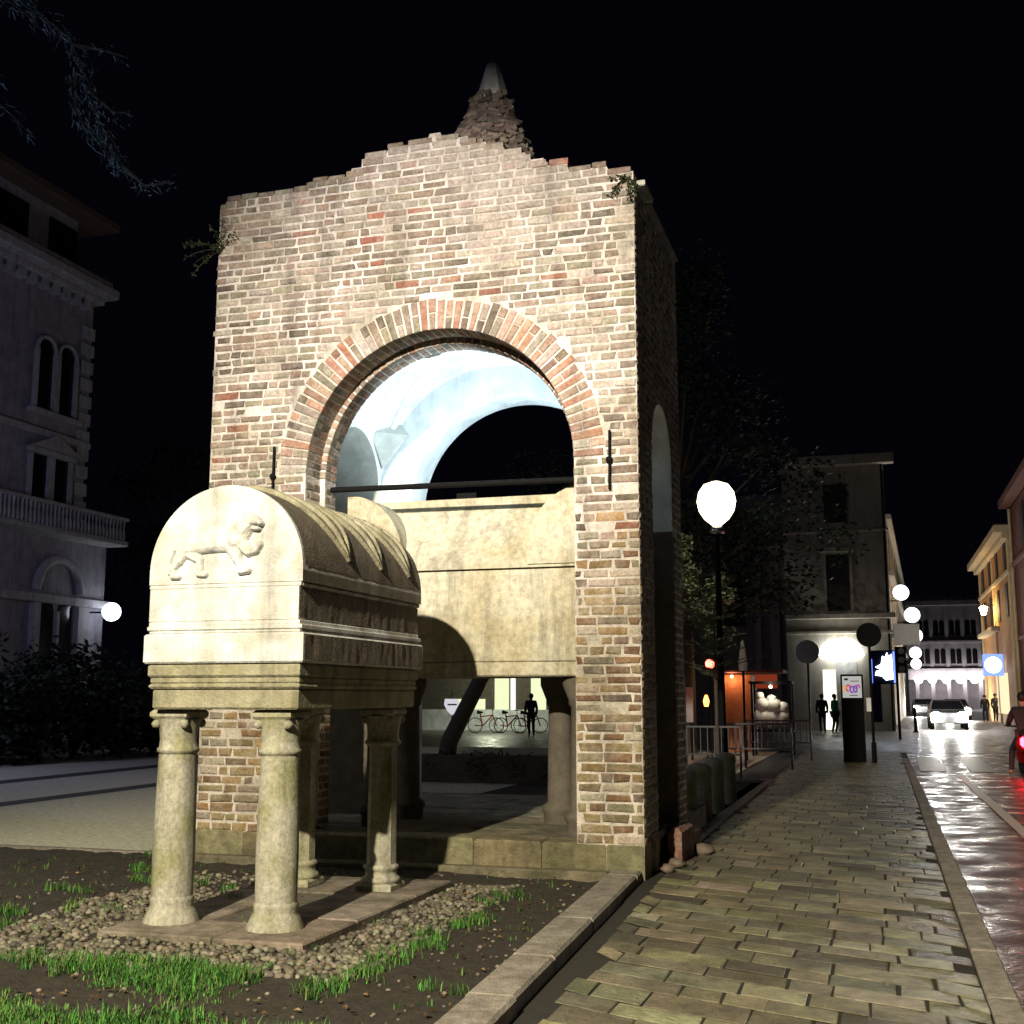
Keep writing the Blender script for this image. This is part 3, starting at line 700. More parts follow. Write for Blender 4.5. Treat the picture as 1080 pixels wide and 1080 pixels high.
# darker layer on the flank below
# lion relief: height field over the end face
def zp(zx, zy): return (-4.68 + (zx - 190) * (.63 / 270), 2.63 - (zy - 250) * (.18 / 85))
caps = [((205, 245), 28, (300, 233), 31, .036), ((300, 233), 31, (378, 222), 42, .040), ((378, 222), 40, (402, 188), 36, .044), ((402, 188), 35, (430, 168), 25, .048),
        ((430, 164), 23, (452, 171), 14, .050), ((425, 146), 8, (412, 144), 8, .042), ((450, 168), 11, (466, 177), 8, .046), ((440, 190), 9, (458, 194), 6, .036),
        ((203, 255), 28, (190, 288), 17, .034), ((190, 288), 15, (170, 318), 11, .032), ((170, 318), 11, (176, 338), 12, .030), ((170, 341), 11, (190, 342), 10, .028),
        ((228, 262), 24, (258, 288), 14, .028), ((258, 288), 13, (264, 322), 11, .026), ((258, 335), 11, (280, 338), 10, .026),
        ((372, 250), 28, (388, 290), 17, .038), ((388, 290), 15, (404, 318), 13, .034), ((400, 330), 12, (426, 328), 11, .034),
        ((395, 235), 24, (424, 268), 15, .036), ((424, 268), 14, (450, 264), 12, .034), ((450, 264), 11, (460, 246), 11, .034),
        ((188, 232), 9, (166, 258), 8, .022), ((166, 258), 8, (154, 298), 7, .020), ((154, 298), 7, (158, 328), 9, .020)]
NX, NZ = 190, 120; gx0, gx1, gz0, gz1 = -4.83, -3.98, 2.405, 2.90
def cap_h(x, z, c):
    (a, ra, b_, rb, h) = c; s = .63 / 270
    ax, az = zp(*a); bx, bz = zp(*b_); dx, dz = bx - ax, bz - az; L2 = dx * dx + dz * dz
    t = 0 if L2 == 0 else max(0, min(1, ((x - ax) * dx + (z - az) * dz) / L2))
    d = math.hypot(x - ax - dx * t, z - az - dz * t); r = (ra + (rb - ra) * t) * s
    if d >= r: return 0
    return h * min(1, math.sqrt(1 - (d / r) ** 2) * 1.15)
b = MB(); vs = []
for j in range(NZ + 1):
    for i in range(NX + 1):
        x = gx0 + (gx1 - gx0) * i / NX; z = gz0 + (gz1 - gz0) * j / NZ
        h = 0
        for c in caps: h = max(h, cap_h(x, z, c))
        h *= 1.3 + .3 * noise.noise((x * 22, z * 22, 1)) * .5
        vs.append((x, TY0 + .006 - h, z))
fs = []
for j in range(NZ):
    for i in range(NX):
        q = (j * (NX + 1) + i, j * (NX + 1) + i + 1, (j + 1) * (NX + 1) + i + 1, (j + 1) * (NX + 1) + i)
        if min(vs[k][1] for k in q) < TY0 + .0055: fs.append(q)
b.mesh(vs, fs, smooth=True); sub(b.build('lion_relief', M['limestone']), lidb)
# carved leaves on the flank of the lid
def barrel(y, t, o=0): return (cxm + (RB_ + o) * math.cos(t), y, zc + (RH + o) * math.sin(t))
b = MB()
for k, ys in enumerate((7.52, 8.12, 8.70)):
    tip = .46
    for (off, bow, r) in ((0.0, .02, .029), (.27, .07, .028), (.48, .13, .020)):
        pts = []
        for q in range(19):
            f = q / 18; t = R(92 - 80 * f); pts.append(barrel(ys + off + (tip - off) * f ** 2.2 + bow * math.sin(math.pi * f), t, .016 * (1 - f * .3)))
        b.tube(pts, [r * (1.1 - .45 * f / 18) for f in range(19)], 8)
    for q in range(7):
        f = q / 6; p = barrel(ys + .40 + .08 * f, R(70 - 46 * f), .004); b.ball(p, .030 - .012 * f, 7, sz=1.5, jit=.2)
sub(b.build('leaf_carving', M['weathered_stone']), lidb)
b = MB()
for k in range(150):      # egg-like beading along the flank mouldings
    y = TY0 + .03 + k * (TY1 - TY0 - .06) / 150; b.box(TX1 - .034, TX1 - .022, y, y + .008, 2.352, 2.376)
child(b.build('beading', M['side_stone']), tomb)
# flank crust: rough, darker stone slabs forming the long side
b = MB(); ny_, nz_ = 90, 10
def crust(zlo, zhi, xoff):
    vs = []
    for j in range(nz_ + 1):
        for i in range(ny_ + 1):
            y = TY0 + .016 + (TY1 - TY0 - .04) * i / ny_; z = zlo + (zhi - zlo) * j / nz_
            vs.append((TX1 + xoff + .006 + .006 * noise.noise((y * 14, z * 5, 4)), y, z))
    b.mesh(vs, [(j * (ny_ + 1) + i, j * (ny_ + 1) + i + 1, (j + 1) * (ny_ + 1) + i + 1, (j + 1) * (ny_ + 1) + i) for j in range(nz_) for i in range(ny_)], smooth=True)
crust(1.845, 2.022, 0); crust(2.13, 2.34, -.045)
child(b.build('darker_flank', M['side_stone']), tomb)
b = MB(); vs = []
for i in range(60):
    for j in range(25):
        y = TY0 + .03 + (TY1 - TY0 - .04) * i / 59; t = R(2 + 84 * j / 24); vs.append(barrel(y, t, .003 + .004 * noise.noise((y * 9, t * 5, 6))))
b.mesh(vs, [(i * 25 + j, i * 25 + j + 1, (i + 1) * 25 + j + 1, (i + 1) * 25 + j) for i in range(59) for j in range(24)], smooth=True)
sub(b.build('darker_crust', M['side_stone']), lidb)
# entablature
b = MB()
block(b, TX0 + .03, TX1 - .03, TY0 + .02, TY1 - .03, 1.735, 1.826, .014); block(b, TX0 + .045, TX1 - .04, TY0 + .035, TY1 - .05, 1.69, 1.737, .012)
block(b, TX0 + .035, TX1 - .035, TY0 + .028, TY1 - .04, 1.655, 1.692, .014)
block(b, TX0 + .06, TX1 - .05, TY0 + .05, TY1 - .06, 1.515, 1.656, .014)
child(b.build('entablature', M['weathered_stone']), tomb)
def capital(b, x, y, s=1.0):
    b.box(x - .155 * s, x + .155 * s, y - .155 * s, y + .155 * s, 1.445, 1.512, ch=.02)
    b.lathe([(.128, 1.20), (.135, 1.21), (.148, 1.22), (.148, 1.24), (.134, 1.25), (.130, 1.30), (.135, 1.36), (.150, 1.42), (.160, 1.446)], x, y, 16)
    for dx in (-1, 1):
        for dy in (-1, 1): b.ball((x + dx * .118 * s, y + dy * .118 * s, 1.415), .034, 8, jit=.15)
for (x, y, nn) in ((-4.80, 7.52, 20), (-3.98, 7.50, 20), (-3.96, 9.24, 8), (-4.70, 9.26, 8)):
    b = MB(); prof = []
    front = y < 8
    if front: prof = [(.14, .16), (.142, .25), (.146, .5), (.142, .8), (.132, 1.2)]
    else: prof = [(.122, .2), (.118, .7), (.112, 1.2)]
    jx = rnd.uniform(-.01, .01); b.lathe(prof, x, y, nn, smooth=front, rot=.3)
    sh = child(b.build('column', M['column_stone']), tomb)
    b = MB(); capital(b, x, y, .95); sub(b.build('capital', M['column_stone']), sh)
    b = MB()
    if front:
        b.lathe([(.20, .045), (.195, .07), (.165, .14), (.148, .17), (.153, .20), (.153, .22), (.142, .235)], x, y, 12, rot=.4)
    else:
        b.box(x - .15, x + .15, y - .15, y + .15, .045, .115, ch=.015); b.lathe([(.145, .114), (.16, .13), (.155, .155), (.13, .17), (.125, .21), (.145, .225), (.145, .245), (.122, .26)], x, y, 16)
    sub(b.build('column_base', M['column_stone']), sh)

# ------------------------------------------------------------------ stones, bollards beside the canopy
b = MB(); b.box(-2.035, -1.90, 11.75, 12.5, -.03, .34, (.20, .075, .05), ch=.04); b.box(-2.035, -1.90, 12.51, 13.05, -.03, .27, (.17, .07, .05), ch=.05)  # red light from the right put into the stub colours
tag(b.build('wall_stub', M['brick']), 'low masonry stub with red light put into its colour against the right flank of the brick canopy', 'masonry stub')
for (x, y, s, l) in ((-1.93, 11.15, .09, 'smallest pale rough stone at the near foot of the brick flank'), (-1.90, 11.5, .10, 'pale rough stone just beyond the smallest one beside the pavement edge'), (-1.80, 12.55, .15, 'largest rough stone on the pavement edge below the red stub')):
    b = MB(); b.ball((x, y, .05), s * .8, 7, (.15, .115, .09), sz=.6, jit=.3)
    tag(b.build('rough_stone', M['pebble']), l, 'stone', 'rough stones along the pavement edge')
boll = None
for (x, y, l) in ((-2.28, 14.3, 'nearest grey stone bollard beyond the brick canopy'), (-2.27, 15.5, 'second nearest grey stone bollard in the row beyond the canopy'), (-2.30, 17.0, 'third grey stone bollard with mossy top in the row'), (-2.32, 18.6, 'farthest grey stone bollard of the row beside the lamp post')):
    if boll is None:
        b = MB(); b.lathe([(.17, -.03), (.165, .05), (.15, .60), (.165, .62), (.165, .68), (.15, .72), (.08, .755), (.02, .765)], 0, 0, 18)
        boll = b.build('stone_bollard', M['column_stone']); o = boll
    else: o = boll.copy(); C.objects.link(o)
    o.location = (x, y, 0); tag(o, l, 'bollard', 'stone bollards beside the pavement')
b = MB(); b.box(-2.15, -1.99, 13.2, 23.4, -.03, .06, ch=.01); b.box(-3.6, -2.15, 23.25, 23.4, -.03, .06, ch=.01)
tag(b.build('bed_kerb', M['kerb']), kind='structure')
b = MB(); b.face([(-6.5, 15.2, .004), (-2.15, 13.1, .004), (-2.15, 23.25, .004), (-6.5, 23.25, .004)])
tag(b.build('bed_soil', M['soil']), kind='structure')

# ------------------------------------------------------------------ trees
def leaf_cloud(b, c, rad, n, size, cols, flat=1.0):
    for _ in range(n):
        d = Vector((rnd.gauss(0, 1), rnd.gauss(0, 1), rnd.gauss(0, 1))).normalized() * rad * (rnd.random() ** .4)
        p = Vector(c) + Vector((d.x, d.y, d.z * flat))
        a = Vector((rnd.uniform(-1, 1), rnd.uniform(-1, 1), rnd.uniform(-.6, .6))).normalized() * size * rnd.uniform(.6, 1.2)
        s_ = a.cross(Vector((rnd.uniform(-1, 1), rnd.uniform(-1, 1), 1))).normalized() * size * .35
        b.face([p - a * .5, p + s_, p + a * .5, p - s_], hsv(rnd.choice(cols), .35))
def tree(name, x, y, h, r, label, cols, n=26, per=120, leaf=.16, zlo=.3, trunk_r=.18, lean=(0, 0), cat='tree', group=None):
    t = thing(name, (x, y, 0), label, cat, group)
    b = MB(); top = (lean[0], lean[1], h * .8)
    b.tube([(0, 0, -.03), (lean[0] * .3, lean[1] * .3, h * .3), top], [trunk_r * 1.2, trunk_r, trunk_r * .3], 8)
    cl = []
    for _ in range(n):
        a = rnd.uniform(0, 6.28); zz = h * (zlo + (1 - zlo) * rnd.random() ** .9); q = (zz / h - zlo) / (1 - zlo)
        rr = r * math.sqrt(rnd.random()) * (math.sin(math.pi * (.2 + .75 * q)) ** .7)
        p = (lean[0] * zz / h + rr * math.cos(a), lean[1] * zz / h + rr * math.sin(a), zz); cl.append(p)
        b.tube([(lean[0] * zz / h * .7, lean[1] * zz / h * .7, zz * .75), p], [trunk_r * .25, .015], 5)
    b.build('trunk', M['bark'], t)
    b = MB()
    for p in cl: leaf_cloud(b, p, r * rnd.uniform(.22, .4), per, leaf, cols, .75)
    b.build('crown', M['leaf'], t); return t
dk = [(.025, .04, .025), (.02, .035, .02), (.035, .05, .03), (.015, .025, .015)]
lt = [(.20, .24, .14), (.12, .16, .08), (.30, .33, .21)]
tree('evergreen_tree', -4.35, 27.4, 5.5, 1.15, 'small evergreen with lit leaves left of the lamp post', lt, 30, 150, .11, .5, .08)
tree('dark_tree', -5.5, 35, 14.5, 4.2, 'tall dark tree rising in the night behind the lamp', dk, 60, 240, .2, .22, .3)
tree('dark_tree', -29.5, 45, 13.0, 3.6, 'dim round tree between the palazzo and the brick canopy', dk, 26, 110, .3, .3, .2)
# fir branches right of the lamp post
ft = thing('fir_tree', (-3.2, 24.5, 0), 'young fir with spreading pale branches right of the lamp post', 'tree')
b = MB(); b.tube([(0, 0, 0), (0, 0, 3.4)], [.05, .015], 6); tr = b.build('trunk', M['bark'], ft)
b = MB()
for k in range(22):
    a = rnd.uniform(0, 6.28); z = rnd.uniform(1.9, 3.3); L_ = (3.8 - z) * .65 * rnd.uniform(.6, 1.1); d = Vector((math.cos(a), math.sin(a), .25)).normalized()
    p0 = Vector((0, 0, z)); p1 = p0 + d * L_
    b.tube([p0, p1], [.014, .005], 4, (.06, .05, .03))
    for q in range(34):
        f = q / 34; p = p0 + d * L_ * f; sd = d.cross(Vector((0, 0, 1))).normalized() * (1 if q % 2 else -1)
        e = p + (sd * .8 + d * .7 + Vector((0, 0, rnd.uniform(-.1, .3)))).normalized() * .20 * (1.1 - .5 * f); wv = d * .014
        b.face([p - wv, p + wv, e + wv * .5, e - wv * .5], hsv((.17, .22, .13), .35))
b.build('crown', M['leaf'], ft)
# cedar with hanging branches, top left
ce = thing('cedar_tree', (-16.5, 15.5, 0), 'tall cedar with drooping bluish branches at the top left', 'tree')
b = MB(); b.tube([(0, 0, 0), (.2, 0, 8), (.3, 0, 17)], [.45, .35, .1], 10); b.build('trunk', M['bark'], ce)
b = MB()
def cedar_branch(pts, nd, size=.13, den=26):
    pts = [Vector(p) for p in pts]; b.tube(pts, [.05 * (1 - .8 * k / (len(pts) - 1)) for k in range(len(pts))], 5, (.07, .06, .05))
    for a, c in zip(pts, pts[1:]):
        for _ in range(int(den * (c - a).length * nd)):
            p = a.lerp(c, rnd.random()) + Vector((rnd.gauss(0, .07), rnd.gauss(0, .07), rnd.gauss(-.04, .08)))
            e = p + ((c - a).normalized() * .5 + Vector((rnd.uniform(-.6, .6), rnd.uniform(-.6, .6), rnd.uniform(-1, .3)))).normalized() * size * rnd.uniform(.6, 1.3)
            s_ = (e - p).cross(Vector((rnd.uniform(-1, 1), rnd.uniform(-1, 1), .2))).normalized() * .013
            b.face([p - s_, p + s_, e + s_ * .4, e - s_ * .4], hsv(rnd.choice([(.13, .18, .22), (.10, .15, .18), (.18, .23, .27)]), .3))
O = Vector((-16.5, 15.5, 0))
def W(p): return Vector(p) - O
cedar_branch([W((-16.2, 15.6, 14.5)), W((-14.0, 15.9, 13.9)), W((-12.95, 16, 12.9)), W((-12.5, 16, 12.0)), W((-12.2, 16, 11.0)), W((-11.74, 16, 10.32))], 5)
cedar_branch([W((-11.74, 16, 10.40)), W((-11.3, 16, 10.0)), W((-10.72, 16, 9.98))], 2.2, .10)
cedar_branch([W((-12.9, 16, 12.8)), W((-12.3, 16, 12.6)), W((-11.75, 16, 12.35))], 1.2, .10)
cedar_branch([W((-12.4, 16, 11.8)), W((-12.0, 16, 11.4)), W((-11.75, 16, 11.35))], 2, .12)
cedar_branch([W((-12.3, 16, 11.3)), W((-12.0, 16.1, 10.9)), W((-11.9, 16.1, 10.6))], 2, .12)
cedar_branch([W((-12.8, 16, 12.3)), W((-12.75, 16, 11.6)), W((-12.45, 16, 11.0))], 3, .12)
for k in range(16):
    a = rnd.uniform(0, 6.28); z = rnd.uniform(9.5, 16); L_ = rnd.uniform(1.5, 2.7)
    d = Vector((math.cos(a), math.sin(a), 0)); cedar_branch([Vector((.25, 0, z)), Vector((.25, 0, z + .2)) + d * L_ * .6, Vector((.25, 0, z - .6)) + d * L_], 1.6, .16, 14)
b.build('crown', M['leaf'], ce)

# hedge at left
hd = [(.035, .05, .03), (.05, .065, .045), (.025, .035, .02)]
for k, (x, y, r, hh, l) in enumerate(((-21.5, 24.2, 2.0, 3.3, 'dark leafy shrub at the left edge below the palazzo'), (-20.6, 27.2, 1.9, 3.0, 'dark leafy shrub in the middle of the hedge row'), (-20.0, 30.0, 1.6, 2.3, 'lower dark shrub at the right end of the hedge by the lamp'))):
    t = thing('shrub', (x, y, 0), l, 'shrub', 'dark shrubs below the palazzo'); b = MB()
    for _ in range(6): b.tube([(0, 0, 0), (rnd.uniform(-r, r) * .5, rnd.uniform(-r, r) * .5, hh * .7)], [.05, .02], 5)
    b.build('stem', M['bark'], t); b = MB()
    for _ in range(80):
        a = rnd.uniform(0, 6.28); q = r * math.sqrt(rnd.random()); z = hh * (.12 + .8 * rnd.random() * math.sqrt(max(.05, 1 - (q / r) ** 2 * .7)))
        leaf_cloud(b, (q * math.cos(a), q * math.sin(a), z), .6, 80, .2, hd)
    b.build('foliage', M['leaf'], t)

# ------------------------------------------------------------------ lamps
lp = thing('street_lamp', (-3.28, 26.0, 0), 'tall dark post lamp with glaring warm globe right of the brick canopy', 'street lamp')
b = MB(); b.lathe([(.20, -.03), (.20, .18), (.14, .25), (.12, .9), (.085, 1.0), (.07, 3.0), (.055, 5.05), (.09, 5.10), (.09, 5.14), (.05, 5.18)], 0, 0, 14); b.build('post', M['iron'], lp)
b = MB(); b.lathe([(.06, 5.12), (.17, 5.18), (.17, 5.24), (.10, 5.33)], 0, 0, 14); b.build('collar', M['chrome'], lp)
b = MB(); b.lathe([(.10, 5.33), (.27, 5.47), (.39, 5.66), (.43, 5.86), (.39, 6.07), (.27, 6.24), (.08, 6.31)], 0, 0, 24); b.build('globe', E_lamp, lp)
child(point('lamp_glow', (-3.28, 26, 5.84), 300, (1, .88, .62), .50), lp)
b = MB(); b.lathe([(.10, 6.31), (.07, 6.36), (.02, 6.45)], 0, 0, 12); b.build('finial', M['iron'], lp)
# floodlight post behind the photographer
fp = thing('flood_post', (FLOOD[0], FLOOD[1] - .4, 0), 'tall floodlight post behind the photographer', 'lamp post')
b = MB(); b.lathe([(.16, -.03), (.10, .4), (.06, 8.2)], 0, 0, 12); b.build('post', M['iron'], fp)
b = MB(); b.box(-.2, .2, .05, .30, FLOOD[2] - .02, FLOOD[2] + .25, ch=.03); b.build('lamp_head', M['iron'], fp)
# plaza lamp outside left of frame lights the palazzo front
pw = thing('wall_lamp', (-26.9, 36.25, 4.5), 'bright round lamp on a bracket at the palazzo corner', 'lamp')
b = MB(); b.tube([(-.1, 0, .1), (.5, .2, .1)], .035, 6); b.build('bracket', M['iron'], pw)
b = MB(); b.ball((.62, .25, .12), .34, 16); b.build('globe', E_pal, pw)
child(point('wall_lamp_glow', (-26.28, 36.5, 4.62), 75, (.80, .88, 1.0), .38), pw)
pr_ = thing('unseen_plaza_lamp', (-13.2, 8.6, 0), 'added low lamp post on the plaza just outside the left edge', 'lamp post')  # added lamp, out of view, to brighten the plaza
b = MB(); b.lathe([(.12, -.03), (.06, 5.2)], 0, 0, 10); b.build('post', M['iron'], pr_)
b = MB(); b.lathe([(.50, 5.25), (.30, 5.45), (.06, 5.55)], 0, 0, 16); b.build('added_lamp_shade', M['iron'], pr_)  # shade added to keep this light off the palazzo
child(spot('added_plaza_beam', (-13.2, 8.6, 5.2), (-12.6, 10.5, 0), 900, (1.0, .98, .88), 150, .6, .1), pr_)
b = MB(); b.box(-.12, .12, .0, .2, 4.6, 4.78, ch=.02); b.build('added_uplighter', M['iron'], pr_)  # added second head, out of view, to light the cedar branches
child(spot('added_uplight_beam', (-13.2, 8.85, 4.85), (-12.2, 16, 11.6), 550, (.66, .80, 1.0), 46, .8, .1), pr_)
pq = thing('unseen_plaza_lamp', (-20.5, 17.5, 0), 'tall lamp post on the plaza left of the picture', 'lamp post')
b = MB(); b.lathe([(.12, -.03), (.06, 6.0)], 0, 0, 10); b.build('post', M['iron'], pq)
b = MB(); b.ball((0, 0, 6.25), .28, 14); b.build('globe', emit('plaza_lamp_light', (.72, .75, 1.0), 5), pq)
child(point('plaza_glow', (-20.5, 17.5, 6.25), 1900, (.56, .58, 1.0), .34), pq)

# ------------------------------------------------------------------ left palazzo
pal = thing('palazzo', (-27, 28, 0), 'dim old palazzo with paired windows, balcony and projecting cornice at the left', 'building')
PX = 0.0
def PB(b, d0, d1, ya, yb, z0, z1, ch=0, mi=0): b.box(d0, d1, ya - 28, yb - 28, z0, z1, ch=ch, mi=mi)
b = MB(); PB(b, -12, 0, 14, 37.0, 0, 7.0); PB(b, -12, -.004, 14, 35.5, 7.0, 15.8); PB(b, -12, -.5, 14, 35.0, 16.7, 18.9); b.build('wall', M['palazzo'], pal)
b = MB(); PB(b, -12.5, .35, 13.5, 35.65, 15.8, 16.05, .04); PB(b, -12.8, .75, 13, 35.95, 16.05, 16.45, .06); PB(b, -12.8, .55, 13, 35.8, 16.45, 16.72, .04)
for k in range(37): PB(b, .003, .30, 14.2 + k * .57, 14.45 + k * .57, 15.45, 15.797)
b.build('cornice', M['palazzo_trim'], pal)
b = MB(); PB(b, -13, .3, 13, 36.4, 18.9, 19.25, .05); b.mesh([(-13, -15, 19.25), (.2, -15, 19.25), (.2, 8.3, 19.25), (-13, 8.3, 19.25), (-6, -10, 21), (-6, 4, 21)], [(0, 1, 4), (1, 2, 5, 4), (2, 3, 5), (3, 0, 4, 5)])
b.build('roof', M['roof_tile'], pal)
b = MB(); PB(b, .003, .22, 14, 37.1, 4.75, 5.05, .03); PB(b, .003, .16, 14, 35.55, 10.4, 10.65, .03)
for k in range(12): PB(b, .003, .10, 34.9, 35.54, 7.4 + k * .64, 7.85 + k * .64, .02)
b.build('string_course', M['palazzo_trim'], pal)
for by in (33.6, 29.0, 24.4):
    for (z0, z1, arched) in ((11.3, 13.4, True), (8.0, 9.75, False)):
        b = MB()
        for s in (-1, 1):
            ya, yb = by + s * .56 - .40, by + s * .56 + .40
            b.box(.004, .02, ya - 28, yb - 28, z0, z1)
            if arched: 
                vs = [(.004 if k < 0 else .02, by + s * .56 - 28 + .4 * math.cos(math.pi * k / 12), z1 + .4 * math.sin(math.pi * k / 12)) for k in range(13)]; b.face(vs)
        wn = b.build('window', M['glass'], pal); b = MB()
        for (ya, yb) in ((by - 1.12, by - .97), (by - .15, by + .15), (by + .97, by + 1.12)): PB(b, .003, .14, ya, yb, z0, z1, .02)
        PB(b, .003, .26, by - 1.3, by + 1.3, z0 - .2, z0 - .003, .03)
        if arched:
            for s in (-1, 1):
                b.tube([(.08, by + s * .56 - 28 + .48 * math.cos(math.pi * k / 12), z1 + .48 * math.sin(math.pi * k / 12)) for k in range(13)], .07, 6)
        else:
            PB(b, .003, .2, by - 1.2, by + 1.2, z1 + .003, z1 + .2, .03)
            b.mesh([(.02, by - 1.3 - 28, z1 + .2), (.02, by + 1.3 - 28, z1 + .2), (.02, by - 28, z1 + .75), (.3, by - 1.3 - 28, z1 + .2), (.3, by + 1.3 - 28, z1 + .2), (.3, by - 28, z1 + .75)], [(3, 4, 5), (0, 3, 5, 2), (4, 1, 2, 5), (0, 1, 4, 3)])
        b.build('frame', M['palazzo_trim'], wn)
    # ground floor arched double window
    b = MB()
    for s in (-1, 1):
        yc = by + .75 + s * .48; b.face([(.02, yc - 28 + q[0], q[1]) for q in [(-.38, 2.2), (.38, 2.2)] + [(.38 * math.cos(math.pi * k / 10), 4.5 + .38 * math.sin(math.pi * k / 10)) for k in range(11)]])
    wn = b.build('window', M['glass'], pal); b = MB()
    b.tube([(.1, by + .75 - 28 + 1.15 * math.cos(math.pi * k / 16), 5.15 + 1.15 * math.sin(math.pi * k / 16)) for k in range(17)], .16, 6)
    for yy in (-1.15, 1.15): PB(b, .003, .22, by + .75 + yy - .16, by + .75 + yy + .16, 2.0, 4.74, .03)
    PB(b, .003, .16, by + .68, by + .82, 2.2, 4.5, .02); b.build('frame', M['palazzo_trim'], wn)
for by in (34.2, 31.6, 29):
    b = MB(); PB(b, -.498, -.46, by - .75, by + .75, 16.9, 18.5); b.build('window', M['glass'], pal)
b = MB(); PB(b, .0, 1.0, 22, 36.9, 7.0, 7.2, .04); PB(b, .82, 1.0, 22, 36.9, 7.92, 8.05, .02); PB(b, .0, .82, 36.7, 36.9, 7.92, 8.05)
bal = b.build('balcony', M['palazzo_trim'], pal); b = MB()
for k in range(74): b.lathe([(.05, 7.2), (.075, 7.4), (.03, 7.65), (.06, 7.92)],   .91, 22.1 + k * .2 - 28, 6)
b.build('balustrade', M['palazzo_trim'], bal)

# ------------------------------------------------------------------ corner house
ch = thing('corner_house', (-1.3, 60, 0), 'pale corner house with shuttered window above a lit shop', 'building')
X0, X1 = -3.0, 1.9
b = MB(); b.box(X0, X1, 0, 12, 5.55, 13.3); b.box(X0, X1, .0, 12, 0, 5.55); b.build('wall', M['stucco'], ch)
for q in ((.25, -.28, 5.35, 5.62), (.15, -.14, 4.62, 4.78), (.5, -.5, 12.9, 13.4), (.1, -.1, 9.6, 9.75)):
    b = MB(); b.box(X0 - .02, X1 + q[0], q[1], -.003, q[2], q[3], ch=.03); b.build('cornice' if q[2] > 12 else 'string_course', M['stucco_trim'], ch)
b = MB(); b.box(-1.0, .1, -.06, -.003, 5.75, 8.5)
for k in range(26): b.box(-.97, .07, -.075, -.063, 5.8 + k * .1, 5.86 + k * .1)
wn = b.build('window', M['shutter'], ch); b = MB(); b.box(-1.25, .35, -.22, -.003, 8.62, 8.85, ch=.03); b.box(-1.15, -1.003, -.1, -.003, 5.75, 8.6, ch=.02); b.box(.103, .25, -.1, -.003, 5.75, 8.6, ch=.02); b.build('frame', M['stucco_trim'], wn)
b = MB(); b.box(-1.0, .1, -.06, -.003, 10.1, 12.0); b.build('window', M['shutter'], ch)
b = MB(); b.box(-1.35, -.75, -.05, -.003, .05, 2.9); b.build('shop_door', E_shop, ch)
b = MB(); vs = []
for k in range(13):
    t = math.pi * .5 * k / 12
    for j in range(15):
        a = math.pi * j / 14; vs.append((-.45 - 1.05 * math.cos(a) * math.cos(t * .9), -.02 - .8 * math.sin(a) * math.cos(t * .9), 3.55 + .85 * math.sin(t)))
b.mesh(vs, [(k * 15 + j, k * 15 + j + 1, (k + 1) * 15 + j + 1, (k + 1) * 15 + j) for k in range(12) for j in range(14)], smooth=True); b.build('awning', E_awning, ch)
b = MB(); b.box(-.7, .25, -.04, -.003, .5, 3.3); b.build('shop_window', M['plaster_grey'], ch)
b = MB(); b.tube([(X1 - .1, -.06, 0), (X1 - .1, -.06, 12.9)], .05, 6); b.build('drainpipe', M['iron'], ch)
# neighbour set back at the left, with pilasters
nb = thing('side_house', (-6.2, 62, 0), 'dark side house with pale pilasters behind the trees', 'building')
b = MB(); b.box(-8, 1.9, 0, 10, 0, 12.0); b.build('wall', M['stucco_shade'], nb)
b = MB(); b.box(1.0, 1.45, -.3, -.003, 0, 9, ch=.03); b.box(.2, .5, -.2, -.003, 0, 9, ch=.03); b.box(-8, 1.9, -.3, -.003, 9.0, 9.4, ch=.04); b.build('pilaster', M['stucco_trim'], nb)
for x in (-6.2, -3.6, -1.4):
    b = MB(); b.box(x, x + 1.1, -.05, -.003, 5.2, 7.6); b.build('window', M['shutter'], nb)
# row along the street beyond
row = thing('street_terrace', (.75, 72.2, 0), 'receding terrace front lined with lamps on the left of the street', 'building')
b = MB(); b.mesh([(-1.4, 0, 0), (-.0, 0, 0), (2.1, 60, 0), (-1.4, 60, 0), (-1.4, 0, 12.2), (-.0, 0, 12.2), (2.1, 60, 12.2), (-1.4, 60, 12.2)], [(0, 1, 5, 4), (1, 2, 6, 5), (2, 3, 7, 6), (3, 0, 4, 7), (4, 5, 6, 7)]); b.build('wall', M['stucco_trim'], row)
b = MB()
for z in (5.0, 8.6, 11.9): b.mesh([(.003, 0, z), (.28, 0, z), (2.38, 60, z), (2.103, 60, z), (.003, 0, z + .3), (.28, 0, z + .3), (2.38, 60, z + .3), (2.103, 60, z + .3)], [(0, 1, 5, 4), (1, 2, 6, 5), (4, 5, 6, 7), (0, 3, 2, 1)])
b.build('cornice', M['stucco_trim'], row)
for k in range(9):
    y = 3 + k * 6; x = y * .035
    for z in (5.6, 9.2):
        b = MB(); b.mesh([(x + .02, y, z), (x + .06, y + 1.2, z), (x + .06, y + 1.2, z + 2), (x + .02, y, z + 2)], [(0, 1, 2, 3)]); b.build('window', M['shutter'], row)
for (x, y, z, l) in ((1.22, 64, 6.9, 'nearest round white lamp hung on the corner house'), (2.0, 75, 6.45, 'second white lamp along the left street front'), (2.46, 86, 5.75, 'third white lamp along the left street front'), (2.72, 98, 5.0, 'fourth white lamp along the left street front'), (3.12, 112, 4.5, 'farthest and lowest white lamp on the left street front')):
    t = thing('wall_lamp', (x, y, z), l, 'lamp', 'white lamps along the left of the street')
    b = MB(); b.tube([(-.9, 0, -.42), (-.2, 0, -.42), (0, 0, -.3)], .03, 6); b.build('bracket', M['iron'], t)
    b = MB(); b.ball((0, 0, 0), .40 if y < 70 else .46, 18); b.build('globe', E_globe, t)
    child(point('globe_glow', (x, y, z), 330, (.88, .88, 1.0), .50), t)
